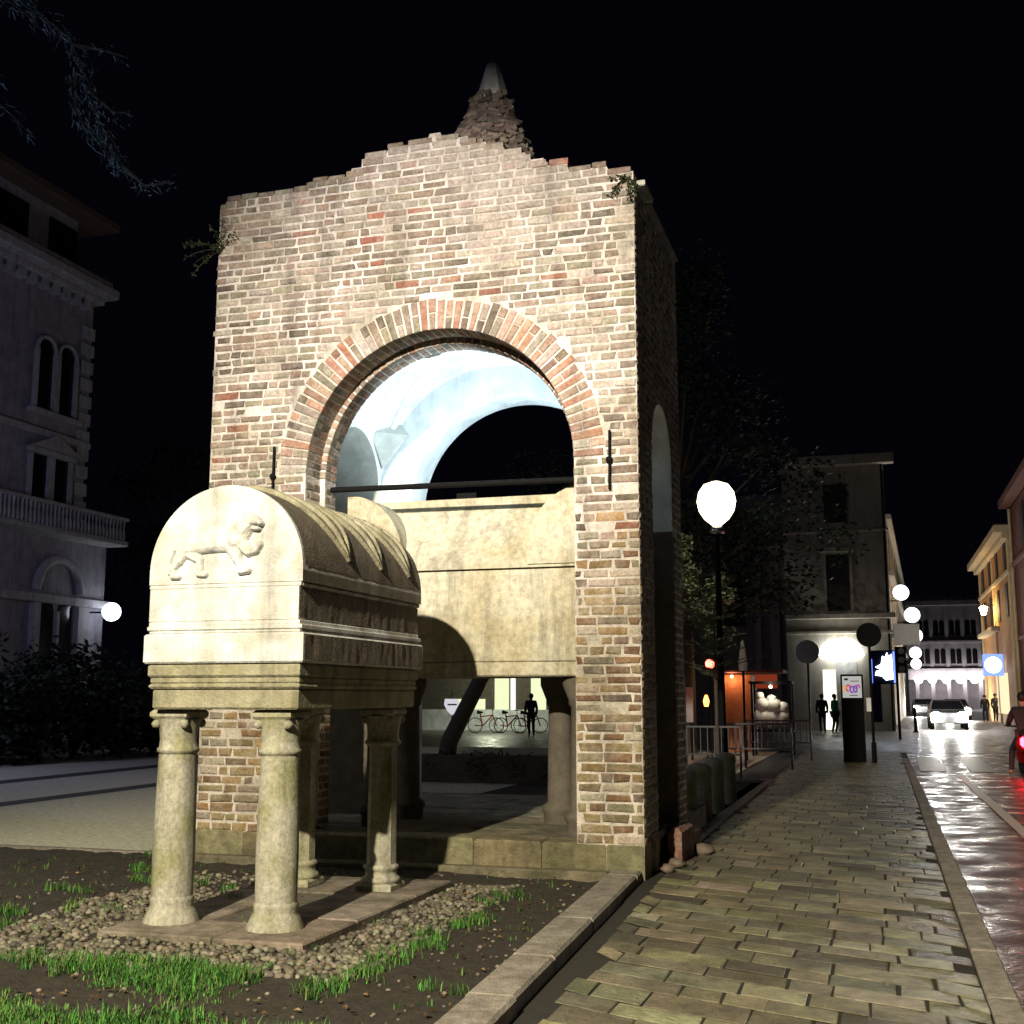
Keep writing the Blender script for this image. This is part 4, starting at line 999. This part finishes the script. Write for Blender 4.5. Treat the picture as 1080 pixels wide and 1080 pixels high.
# light box shop sign with window below
sb = thing('shop_sign', (2.0, 71, 5.1), 'pale glowing box sign projecting from the left street front', 'sign')
b = MB(); b.box(-1.15, .25, 0, .12, -.6, .6, ch=.03); b.build('panel', mat('sign_panel', (.6, .58, .5), .6), sb)
# far building
fb = thing('far_palazzo', (9.5, 170, 0), 'grey arcaded palazzo closing the street with rows of arched windows', 'building')
b = MB(); b.box(-7, 9, 0, 10, 3.9, 14.2); b.box(-7, 9, 2.5, 10, 0, 3.9); b.build('wall', M['far_wall'], fb)
b = MB(); b.box(-7.3, 9.3, -.4, -.003, 13.8, 14.5, ch=.05); b.box(-7, 9, -.25, -.003, 8.8, 9.1, ch=.03); b.box(-7, 9, -.3, -.003, 5.0, 5.4, ch=.03)
for k in range(9): b.box(-6.9 + k * 2, -6.5 + k * 2, -.12, -.003, 5.4, 13.8)
for k in range(24): b.box(-7 + k * .68, -6.7 + k * .68, -.3, .0, 14.5, 14.95)
b.lathe([(.25, 14.5), (.1, 15.6), (.02, 17)], -2.6, .3, 8); b.build('cornice', M['far_wall'], fb)
for k in range(8):
    for z in (6.0, 9.8):
        b = MB()
        for s in (0, .8):
            x = -6.35 + k * 2 + s * .95; b.face([(x + q[0], -.02, q[1]) for q in [(0, z), (.62, z), (.62, z + 1.7)] + [(.31 + .31 * math.cos(math.pi * j / 8), z + 1.7 + .31 * math.sin(math.pi * j / 8)) for j in range(1, 8)] + [(0, z + 1.7)]])
        b.build('window', M['glass'], fb)
for k in range(9):
    b = MB(); b.box(-7 + k * 2, -6.5 + k * 2, 0, .6, 0, 3.9); b.build('pier', M['far_wall'], fb)
for k in range(6):
    o = tag(MB(), ) if False else None
    b = MB(); b.ball((4.9 + k * 1.75, 168.8, 3.9), .55, 12)
    tag(b.build('arcade_lamp', E_globe_far), ['leftmost', 'second', 'third', 'fourth', 'fifth', 'rightmost'][k] + ' round lamp hanging before the far arcade' + (' from the left' if 0 < k < 5 else ''), 'lamp', 'lamps of the far arcade')
# right-hand houses
rh = thing('red_house', (7.3, 55, 0), 'dark red house at the right edge of the street', 'building')
b = MB(); b.box(0, 10, -6, 15, 0, 11.9); b.build('wall', M['red_wall'], rh)
b = MB(); b.box(-.6, -.003, -6, 15.2, 11.9, 12.4, ch=.06); b.box(-.18, -.003, -6, 15.05, 8.6, 8.85, ch=.03); b.box(-.15, -.003, -6, 15.05, 4.6, 4.8, ch=.03); b.build('cornice', M['red_wall'], rh)
for k in range(3):
    for z in (5.4, 9.2):
        b = MB(); b.box(-.06, -.003, -1 + k * 5, .4 + k * 5, z, z + 2.2); b.build('window', M['shutter'], rh)
b = MB(); b.tube([(-.12, 14.6, 0), (-.12, 14.6, 11.8)], .09, 6); b.build('drainpipe', M['ochre_trim'], rh)
oh = thing('ochre_house', (7.15, 70.3, 0), 'lit orange house with pale projecting cornice right of the street', 'building')
b = MB(); b.box(0, 10, .0, 21, 0, 11.0); b.build('wall', M['ochre'], oh)
b = MB(); b.box(-.75, -.003, -.1, 21.3, 10.6, 11.1, ch=.06); b.box(-.35, -.003, 0, 21.1, 10.3, 10.6, ch=.03); b.box(-.15, -.003, 0, 21.05, 8.4, 8.65, ch=.03); b.box(-.5, -.003, 8, 19, 5.6, 5.9, ch=.04)
for k in range(3): b.box(-.10, -.003, .1 + k * 9.9, .7 + k * 9.9, 0, 10.3, ch=.02)
b.build('cornice', M['ochre_trim'], oh)
for k in range(4):
    for z in (6.1, 8.7):
        b = MB(); b.box(-.06, -.003, 2 + k * 5, 3.2 + k * 5, z, z + 1.9); b.build('window', M['shutter'], oh)
b = MB(); b.box(-.06, -.003, 5, 12, .6, 3.0); b.build('shop_window', emit('ochre_shop_light', (1, .8, .5), 1.2), oh)
wl = thing('lantern', (6.4, 80, 7.0), 'warm wall lantern on the orange house', 'lamp')
b = MB(); b.tube([(.75, 0, .3), (0, 0, .3)], .03, 6); b.build('bracket', M['iron'], wl)
b = MB(); b.lathe([(.12, -.3), (.24, .15), (.05, .28)], 0, 0, 8); b.build('glass', emit('lantern_light', (1, .72, .34), 90), wl)
bs = thing('blue_sign', (6.7, 77, 3.5), 'glowing blue and white shop sign on the orange house', 'sign')
b = MB(); b.box(-.75, .40, 0, .15, -.65, .65, ch=.05); b.build('case', E_sign_blue, bs)
b = MB(); b.lathe([(.48, -.012), (.48, .0)], 0, 0, 20); fc = b.build('face', E_sign, bs); fc.rotation_euler = (R(90), 0, 0); fc.location = (-.18, -.008, 0)

# ------------------------------------------------------------------ things on the pavement and street
rs = thing('round_sign', (-.22, 30.8, 0), 'back of a dark round traffic sign on a slim post', 'traffic sign')
b = MB(); b.tube([(0, 0, 0), (0, 0, 3.35)], .035, 8); b.tube([(0, 0, 0), (0, 0, .5)], .06, 8); b.build('post', M['iron'], rs)
b = MB(); b.lathe([(.29, -.012), (.30, 0), (.29, .012)], 0, 0, 28); pn = b.build('disc', M['iron'], rs); pn.rotation_euler = (R(90), 0, 0); pn.location = (0, -.05, 3.12)
b = MB(); b.box(-.13, -.02, -.06, -.045, 1.25, 1.58); b.build('notice', M['white_paint'], rs)
# poster totem
pt = thing('poster_totem', (-.65, 31.0, 0), 'dark poster totem with a framed colourful poster at its top', 'poster stand')
b = MB(); b.box(-.30, .24, 0, .16, 0, 1.52, ch=.01); b.box(-.30, .24, 0, .1, 1.52, 2.16, ch=.01); b.build('body', M['iron'], pt)
b = MB(); b.box(-.26, .20, -.006, -.002, 1.58, 2.11); po = b.build('poster', emit('poster_light', (.62, .60, .58), .75), pt)
cols = [((.85, .5, .1), -.20), ((.75, .05, .12), -.12), ((.35, .05, .5), -.03), ((.08, .12, .6), .05), ((.6, .08, .3), .11)]
for k, (c, x) in enumerate(cols):
    b = MB(); zc_ = 1.80 + .02 * math.sin(k * 2); b.tube([(x + .045 * math.cos(t), -.009, zc_ + .075 * math.sin(t)) for t in [2 * math.pi * j / 14 for j in range(11 + k % 4)]], .022, 5)
    b.build('letter', emit('ink_%s' % 'abcde'[k], c, .8), po)
b = MB(); b.box(-.21, -.12, -.010, -.007, 2.01, 2.06); b.box(-.06, .14, -.010, -.007, 1.98, 2.0); b.box(-.1, .1, -.010, -.007, 1.63, 1.65); b.build('small_print', M['iron_grey'], po)
# lit sign on the traffic light post
ts = thing('arrow_sign', (.12, 50, 0), 'blue backlit sign with a blazing white arrow shape beside the round sign', 'sign')
b = MB(); b.box(-.50, .48, 0, .15, 2.1, 3.45, ch=.03); b.box(-.42, -.1, .02, .12, .6, 2.1, ch=.02); b.build('case', M['blue_cloth'], ts)
b = MB(); P_ = [(-.28, 2.78), (-.06, 2.90), (.00, 3.22), (.10, 3.16), (.18, 3.36), (.24, 3.20), (.36, 3.30), (.38, 2.30), (.10, 2.26), (-.04, 2.42), (-.30, 2.46), (-.26, 2.62), (-.06, 2.68)]
b.prism_y(P_, -.02, -.003); b.build('arrow', E_sign, ts)
for q in ((.40, .47, 3.4), (-.46, -.40, 3.1)):
    b = MB(); b.box(q[0], q[1], -.02, -.003, 2.15, q[2]); b.build('glow_edge', E_sign_blue, ts)
tl = thing('traffic_light', (.62, 48, 0), 'dark traffic light on a black post at the street corner', 'traffic light')
b = MB(); b.tube([(0, 0, 0), (0, 0, 3.5)], .05, 8); b.build('post', M['iron'], tl)
b = MB(); b.box(.03, .36, -.1, .15, 2.5, 3.5, ch=.03); b.build('case', M['iron'], tl)
for z in (2.66, 3.0, 3.33):
    b = MB(); b.lathe([(.10, -.02), (.12, 0)], 0, 0, 14); o = b.build('lens', M['glass'], tl); o.rotation_euler = (R(90), 0, 0); o.location = (.19, -.11, z)
rm = thing('convex_mirror', (-2.45, 44, 0), 'round grey convex mirror on a slim pole before the lit awning', 'mirror')
b = MB(); b.tube([(0, 0, 0), (0, 0, 3.0)], .04, 8); b.build('pole', M['iron_grey'], rm)
b = MB(); b.ball((0, -.02, 3.2), .42, 18, sz=1); b.build('mirror', mat('mirror_grey', (.75, .77, .75), .6, n_amt=.3, n_scale=3), rm).scale = (1, .3, 1)
bo = thing('post_bollard', (1.45, 58, 0), 'single slim dark bollard on the pale pavement at the corner', 'bollard')
b = MB(); b.lathe([(.16, 0), (.10, .06), (.075, .1), (.07, 1.0), (.09, 1.05), (.03, 1.14)], 0, 0, 10); b.build('post', M['iron'], bo)
# market stall area left
ki = thing('wooden_kiosk', (-4.0, 36, 0), 'orange wooden kiosk lit from within behind the lamp post', 'kiosk')
b = MB(); b.box(-.75, .35, 0, 1.5, 0, 2.25)
for k in range(11): b.box(-.75 + k * .1, -.66 + k * .1, -.02, -.003, .1, 2.2)
b.build('wall', M['wood_orange'], ki)
b = MB(); b.box(-.9, 1.3, -.3, 1.6, 2.30, 2.4, ch=.02); b.build('roof', M['red_wall'], ki)
b = MB(); b.box(.45, 1.1, -.02, .02, 1.85, 2.26); b.build('panel', emit('kiosk_light', (.8, .12, .04), .25), ki)
st = thing('stall', (-3.0, 34, 0), 'dark framed stall stacked with a pale lumpy bundle', 'stall')
b = MB()
for x in (-.42, .62):
    for y in (-.3, .5): b.box(x - .03, x + .03, y - .03, y + .03, 0, 2.0)
b.box(-.48, .68, -.36, .56, 1.96, 2.03); b.box(-.48, .68, -.36, .56, .66, .70); b.build('frame', M['iron'], st)
b = MB()
for (x, z, r) in ((-.18, 1.0, .27), (.12, .98, .28), (.38, 1.0, .25), (-.15, 1.38, .22), (.15, 1.34, .24), (.4, 1.28, .2), (-.22, 1.62, .13), (.1, 1.52, .15)): b.ball((-3.0 + x, 33.9, z), r, 9, jit=.12)
tag(b.build('wrapped_bundle', M['sheet_white']), 'pale plastic wrapped bundle heaped on the dark stall', 'bundle')
b = MB(); b.ball((.1, -.32, 1.88), .05, 8); b.build('added_bulb', emit('added_bulb_light', (1, .9, .7), 6), st)  # added bulb, brightens the pale bundle
child(point('added_stall_glow', (-2.9, 33.60, 1.88), 22, (1, .90, .72), .07), st)
b = MB(); b.ball((-.2, -.22, 2.2), .05, 8); b.build('added_bulb', emit('added_kiosk_bulb_light', (1, .6, .3), 6), ki)  # added bulb under the eave, brightens the kiosk front
child(point('added_kiosk_glow', (-4.2, 35.72, 2.18), 26, (1, .55, .28), .07), ki)
rl = thing('red_lantern', (-4.05, 30, 0), 'red glowing globe lantern on a thin stand', 'lantern')
b = MB(); b.tube([(0, 0, 0), (0, 0, 2.3)], .02, 6); b.build('stand', M['iron'], rl); b = MB(); b.ball((0, 0, 2.42), .12, 10); b.build('globe', E_red, rl)
ol = thing('orange_lantern', (-4.25, 30.6, 0), 'small orange candle lantern below the red one', 'lantern')
b = MB(); b.tube([(0, 0, 0), (0, 0, 1.35)], .02, 6); b.build('stand', M['iron'], ol); b = MB(); b.lathe([(.05, 1.36), (.08, 1.5), (.03, 1.65)], 0, 0, 8); b.build('globe', E_orange, ol)
pn = thing('notice_board', (-4.75, 31, 0), 'pale notice board standing left of the lamp post', 'notice board')
b = MB(); b.box(-.35, .1, 0, .04, .95, 1.85, ch=.01); b.build('panel', mat('board', (.28, .27, .25), .7), pn)
b = MB(); b.box(-.33, -.28, .01, .03, 0, .95); b.box(.03, .08, .01, .03, 0, .95); b.build('leg', M['iron'], pn)
pp = thing('folded_parasol', (-3.02, 28, 0), 'slim folded pale parasol on a dark pole', 'parasol')
b = MB(); b.tube([(0, 0, 0), (0, 0, 2.35)], .03, 6); b.build('pole', M['iron'], pp)
b = MB(); b.lathe([(.09, 2.2), (.10, 2.35), (.06, 2.7), (.02, 2.9)], 0, 0, 8); b.build('canopy', M['white_paint'], pp)
fe = None
for k, (x, y, rz, l) in enumerate(((-3.55, 24.6, 0, 'nearest dark barrier rail by the lamp post'), (-2.75, 27.5, 0, 'middle dark barrier rail right of the lamp post'), (-2.55, 31.5, 0, 'farthest dark barrier rail before the stall'))):
    if fe is None:
        fe = thing('barrier', (x, y, 0), l, 'barrier', 'dark barrier rails around the stall'); b = MB()
        b.tube([(-.8, 0, 0), (-.8, 0, 1.0), (.8, 0, 1.0), (.8, 0, 0)], .03, 6); b.tube([(-.8, 0, .45), (.8, 0, .45)], .02, 6); b.build('frame', M['iron_grey'], fe)
        b = MB()
        for q in range(11): b.tube([(-.7 + q * .14, 0, .45), (-.7 + q * .14, 0, 1.0)], .012, 5)
        b.build('pale', M['iron_grey'], fe); o = fe
    else: o = copy_tree(fe)
    o.location = (x, y, 0); tag(o, l)

# ------------------------------------------------------------------ people
def person(loc, rz, label, top='black_cloth', legs='black_cloth', pose='stand', h=1.72, group=None, hair='hair'):
    t = thing('person', loc, label, 'person', group, rz)
    s = h / 1.75
    if pose == 'ride':
        J = dict(pel=(0, -.05, .82), bel=(0, -.02, 1.0), che=(0, .05, 1.22), nek=(0, .09, 1.42), hed=(0, .12, 1.53), top=(0, .12, 1.66),
                 ls=(.19, .06, 1.35), le=(.28, .24, 1.10), lw=(.27, .45, 1.02), rs=(-.19, .06, 1.35), re=(-.28, .24, 1.10), rw=(-.27, .45, 1.02),
                 lh=(.10, -.03, .80), lk=(.16, .38, .70), la=(.15, .34, .30), lt=(.15, .46, .25), rh=(-.10, -.03, .80), rk=(-.24, .30, .52), ra=(-.30, .12, .08), rt=(-.32, .27, .03))
    else:
        J = dict(pel=(0, 0, .95), bel=(0, 0, 1.10), che=(0, 0, 1.30), nek=(0, 0, 1.49), hed=(0, .02, 1.58), top=(0, .02, 1.70),
                 ls=(.19, 0, 1.42), le=(.24, -.02, 1.14), lw=(.24, .08, .90), rs=(-.19, 0, 1.42), re=(-.24, -.02, 1.14), rw=(-.24, .08, .90),
                 lh=(.09, 0, .90), lk=(.10, .06, .50), la=(.10, -.04, .08), lt=(.10, .12, .03), rh=(-.09, 0, .90), rk=(-.10, .0, .50), ra=(-.10, -.10, .08), rt=(-.10, .06, .03))
    ks = list(J); rad = dict(pel=.14, bel=.125, che=.15, nek=.055, hed=.085, top=.07, ls=.07, le=.05, lw=.035, rs=.07, re=.05, rw=.035, lh=.09, lk=.06, la=.042, lt=.035, rh=.09, rk=.06, ra=.042, rt=.035)
    ed = [('pel', 'bel'), ('bel', 'che'), ('che', 'nek'), ('nek', 'hed'), ('hed', 'top'), ('che', 'ls'), ('ls', 'le'), ('le', 'lw'), ('che', 'rs'), ('rs', 're'), ('re', 'rw'), ('pel', 'lh'), ('lh', 'lk'), ('lk', 'la'), ('la', 'lt'), ('pel', 'rh'), ('rh', 'rk'), ('rk', 'ra'), ('ra', 'rt')]
    def skin(name, keys, edges, m, k=1.0, root=None):
        me = bpy.data.meshes.new(name); me.from_pydata([Vector(J[q]) * s for q in keys], [(keys.index(a), keys.index(c)) for a, c in edges], [])
        o = bpy.data.objects.new(name, me); C.objects.link(o); o.parent = t; me.materials.append(m)
        md = o.modifiers.new('skin', 'SKIN'); md.use_smooth_shade = True
        if not me.skin_vertices: me.skin_vertices.new()
        for i, q in enumerate(keys): me.skin_vertices[0].data[i].radius = (rad[q] * k * s, rad[q] * k * s * (.8 if q in ('che', 'bel') else 1))
        me.skin_vertices[0].data[keys.index(root or keys[0])].use_root = True
        sd = o.modifiers.new('sub', 'SUBSURF'); sd.levels = 1; sd.render_levels = 2
        return o
    skin('body', ks, ed, M['skin'])
    up = ['pel', 'bel', 'che', 'nek', 'ls', 'le', 'lw', 'rs', 're', 'rw']; skin('jacket', up, [e for e in ed if e[0] in up and e[1] in up], M[top], 1.22)
    lo = ['pel', 'lh', 'lk', 'la', 'rh', 'rk', 'ra']; skin('trousers', lo, [e for e in ed if e[0] in lo and e[1] in lo], M[legs], 1.18)
    hx = Vector(J['top']) * s; b = MB(); b.ball((hx.x, hx.y - .03 * s, hx.z - .03 * s), .105 * s, 12, sz=1.05); b.build('hair', M[hair], t)
    b = MB()
    for sd in (-1, 1): b.ball((hx.x + .034 * s * sd, hx.y + .082 * s, hx.z - .10 * s), .012 * s, 6)
    b.build('eyes', M['iron'], t)
    return t
person((6.3, 82, 0), R(170), 'left one of two people standing below the blue sign', legs='blue_cloth', group='people below the blue sign')
person((6.92, 82, 0), R(200), 'right one of two people standing below the blue sign', h=1.8, group='people below the blue sign')
person((-2.55, 55.5, 0), R(10), 'dark dressed person standing left of the lit shop door')
person((-1.95, 54.2, 0), R(-60), 'person in a green jacket in front of the lit shop door', top='green_cloth')
person((-13.5, 46.5, 0), R(30), 'dark dressed person on the lawn right of the red bicycles')
# scooter and rider at the right edge
sc = thing('scooter', (2.80, 27.0, 0), 'red scooter with glowing tail light at the right edge of the picture', 'scooter')
b = MB(); b.tube([(0, -.55, .62), (0, -.35, .66), (0, .05, .62), (0, .2, .35), (0, .5, .35), (0, .66, .6), (0, .62, .95)], [.10, .20, .19, .14, .14, .13, .06], 12); b.build('body', M['red_paint'], sc)
b = MB(); b.tube([(0, -.6, .78), (0, -.3, .82), (0, .08, .80)], [.09, .14, .10], 10); b.build('seat', M['black_cloth'], sc)
for y in (-.45, .72):
    b = MB(); b.tube([(0, y + .19 * math.cos(t), .24 + .19 * math.sin(t)) for t in [2 * math.pi * k / 20 for k in range(21)]], .06, 8, cap=False); wl_ = b.build('wheel', M['rubber'], sc)
    b = MB(); b.tube([(-.035, y, .24), (.035, y, .24)], .13, 14); b.build('rim', M['chrome'], wl_)
b = MB(); b.tube([(-.32, .52, 1.0), (0, .6, .98), (.32, .52, 1.0)], .018, 6); b.build('handlebar', M['iron'], sc)
b = MB(); b.box(-.15, .15, -.78, -.64, .60, .80, ch=.04); b.build('tail_light', E_tail, sc)
person((2.80, 26.85, 0), 0, 'rider in black astride the red scooter with one foot down', pose='ride')
# cars with lit headlights far up the street
def car(name, x, y, label, m):
    t = thing(name, (x, y, 0), label, 'car', 'oncoming cars with headlights'); b = MB()
    secs = [(-.0, .35, .62), (.25, .30, .82), (1.1, .30, .95), (1.9, .30, 1.42), (3.0, .30, 1.46), (3.9, .30, 1.1), (4.2, .4, .9)]
    vs = []
    for (yy, zl, zt) in secs:
        wv = .86 if zt < 1.2 else .68; vs += [(-.86, yy, zl), (.86, yy, zl), (.88, yy, min(zt, .85)), (wv * .98, yy, zt), (-wv * .98, yy, zt), (-.88, yy, min(zt, .85))]
    fs = []
    for i in range(len(secs) - 1):
        for k in range(6): fs.append((i * 6 + k, i * 6 + (k + 1) % 6, (i + 1) * 6 + (k + 1) % 6, (i + 1) * 6 + k))
    fs += [(5, 4, 3, 2, 1, 0), tuple(range(36, 42))]
    b.mesh(vs, fs); b.build('body', m, t)
    b = MB(); b.mesh([(-.78, 1.14, .99), (.78, 1.14, .99), (.64, 1.86, 1.40), (-.64, 1.86, 1.40)], [(0, 1, 2, 3)]); b.build('windscreen', M['glass'], t)
    for yy in (.75, 3.4):
        for xx in (-.8, .8):
            b = MB(); b.tube([(xx - .1, yy, .32), (xx + .1, yy, .32)], .32, 14); b.build('wheel', M['rubber'], t)
    for xx in (-.62, .62):
        b = MB(); b.ball((xx, .03, .68), .24, 12, sz=.85); b.build('headlight', E_head, t)
    for xx in (-.62, .62): spot('headlight_beam', (x + xx, y - .2, .70), (x + xx, y - 30, -.4), 2000, (1, .96, .88), 50, .9, .10)
    return t
car('car', 3.15, 62.5, 'nearest oncoming car with blazing headlights', M['car_paint'])
car('car', 5.0, 88, 'farther oncoming car with headlights behind the first', M['car_paint'])
car('car', 3.4, 105, 'farthest oncoming car down the street', M['car_paint'])

# ------------------------------------------------------------------ scene behind the canopy: lit shop front, bicycles, leaning trunk
sf = thing('lit_shopfront', (-18.0, 56, 0), 'bright yellow shop front seen under the sarcophagus', 'building')
b = MB(); b.box(-7, 7, 0, 8, 0, 9); b.build('wall', M['dark_and_shaded_stone'], sf)
for (x0_, x1_, z0_, z1_, m) in ((-.1, .62, .9, 3.6, E_store), (.72, .95, .9, 3.4, E_store_w), (1.75, 2.5, .9, 3.2, E_store), (-2.0, -.6, .9, 1.5, E_store), (3.2, 4.6, .6, 1.5, E_store_w), (2.8, 3.1, 1.2, 2.2, E_sign_blue)):
    b = MB(); b.box(x0_, x1_, -.05, -.003, z0_, z1_); b.build('shop_window', m, sf)
b = MB(); b.box(-3.5, 3.0, -1.3, -.06, 0, .06); b.box(-3.6, 3.2, -.9, -.8, .06, 1.0); sw = b.build('low_wall', M['plaster'], sf)
point('shop_glow', (-17.4, 53.0, 2.8), 260, (.95, 1, .72), .4)
bike = None
for (x, y, rz, l) in ((-17.15, 51.6, .15, 'leftmost red bicycle parked before the lit shop front'), (-16.0, 51.7, -.1, 'middle red bicycle parked before the lit shop front'), (-15.1, 51.6, .2, 'rightmost red bicycle parked before the lit shop front')):
    if bike is None:
        bike = thing('bicycle', (x, y, 0), l, 'bicycle', 'red bicycles before the lit shop'); b = MB()
        b.tube([(-.45, 0, .34), (-.12, 0, .30), (.36, 0, .78)], .032, 6); b.tube([(-.12, 0, .30), (-.22, 0, .88)], .032, 6); b.tube([(-.2, 0, .72), (.36, 0, .78), (.52, 0, .34)], .032, 6); b.build('frame', M['red_paint'], bike)
        for xx in (-.45, .52):
            b = MB(); b.tube([(xx + .33 * math.cos(t), 0, .34 + .33 * math.sin(t)) for t in [2 * math.pi * k / 24 for k in range(25)]], .022, 5, cap=False)
            for k in range(8): b.tube([(xx, 0, .34), (xx + .33 * math.cos(k * .785), 0, .34 + .33 * math.sin(k * .785))], .004, 3)
            b.build('wheel', M['rubber'], bike)
        b = MB(); b.tube([(.34, -.25, 1.0), (.33, 0, 1.02), (.34, .25, 1.0)], .016, 6); b.tube([(.36, 0, .78), (.33, 0, 1.02)], .016, 6); b.build('handlebar', M['iron_grey'], bike)
        b = MB(); b.tube([(-.36, 0, .92), (-.1, 0, .91)], [.09, .03], 8); b.build('saddle', M['rubber'], bike); o = bike
    else: o = copy_tree(bike)
    o.location = (x, y, 0); o.rotation_euler = (0, 0, rz); tag(o, l)
lt_ = thing('leaning_tree', (-9.6, 26, 0), 'dark leaning tree trunk seen under the sarcophagus', 'tree')
b = MB(); b.tube([(0, 0, 0), (.1, 0, .6), (.9, 0, 2.1), (2.0, 0, 3.5)], [.22, .2, .17, .12], 10); b.tube([(1.95, 0, 3.4), (1.9, .2, 5.5)], [.1, .04], 8); b.build('trunk', M['bark'], lt_)
b = MB()
for k in range(14): leaf_cloud(b, (1.7 + rnd.uniform(-1.2, 1.0), rnd.uniform(-1, 1), 3.0 + rnd.uniform(0, 1.6)), .7, 90, .16, dk)
b.build('crown', M['leaf'], lt_)
ss = thing('shield_sign', (-10.9, 30, 0), 'small white shield shaped sign on a thin post under the arch', 'sign')
b = MB(); b.tube([(0, .02, 0), (0, .02, 1.75)], .02, 6); b.build('post', M['iron_grey'], ss)
b = MB(); b.prism_y([(-.2, 1.55), (-.22, 1.40), (-.12, 1.22), (0, 1.12), (.14, 1.22), (.24, 1.38), (.16, 1.55)], 0, .015); b.build('plate', emit('shield_light', (.9, .9, .95), .7), ss)
b = MB(); b.box(-.12, .14, -.006, -.003, 1.38, 1.42); b.build('lettering', M['iron_grey'], ss)
hd2 = thing('low_hedge', (-8.5, 22, 0), 'low dark clipped hedge behind the brick canopy', 'hedge')
b = MB(); b.box(-3, 3, -.3, .3, 0, .5); b.build('core', M['bark'], hd2)
b = MB()
for k in range(150): leaf_cloud(b, (rnd.uniform(-3.1, 3.1), rnd.uniform(-.3, .3), rnd.uniform(.1, .42)), .22, 60, .07, dk)
b.build('foliage', M['leaf'], hd2)
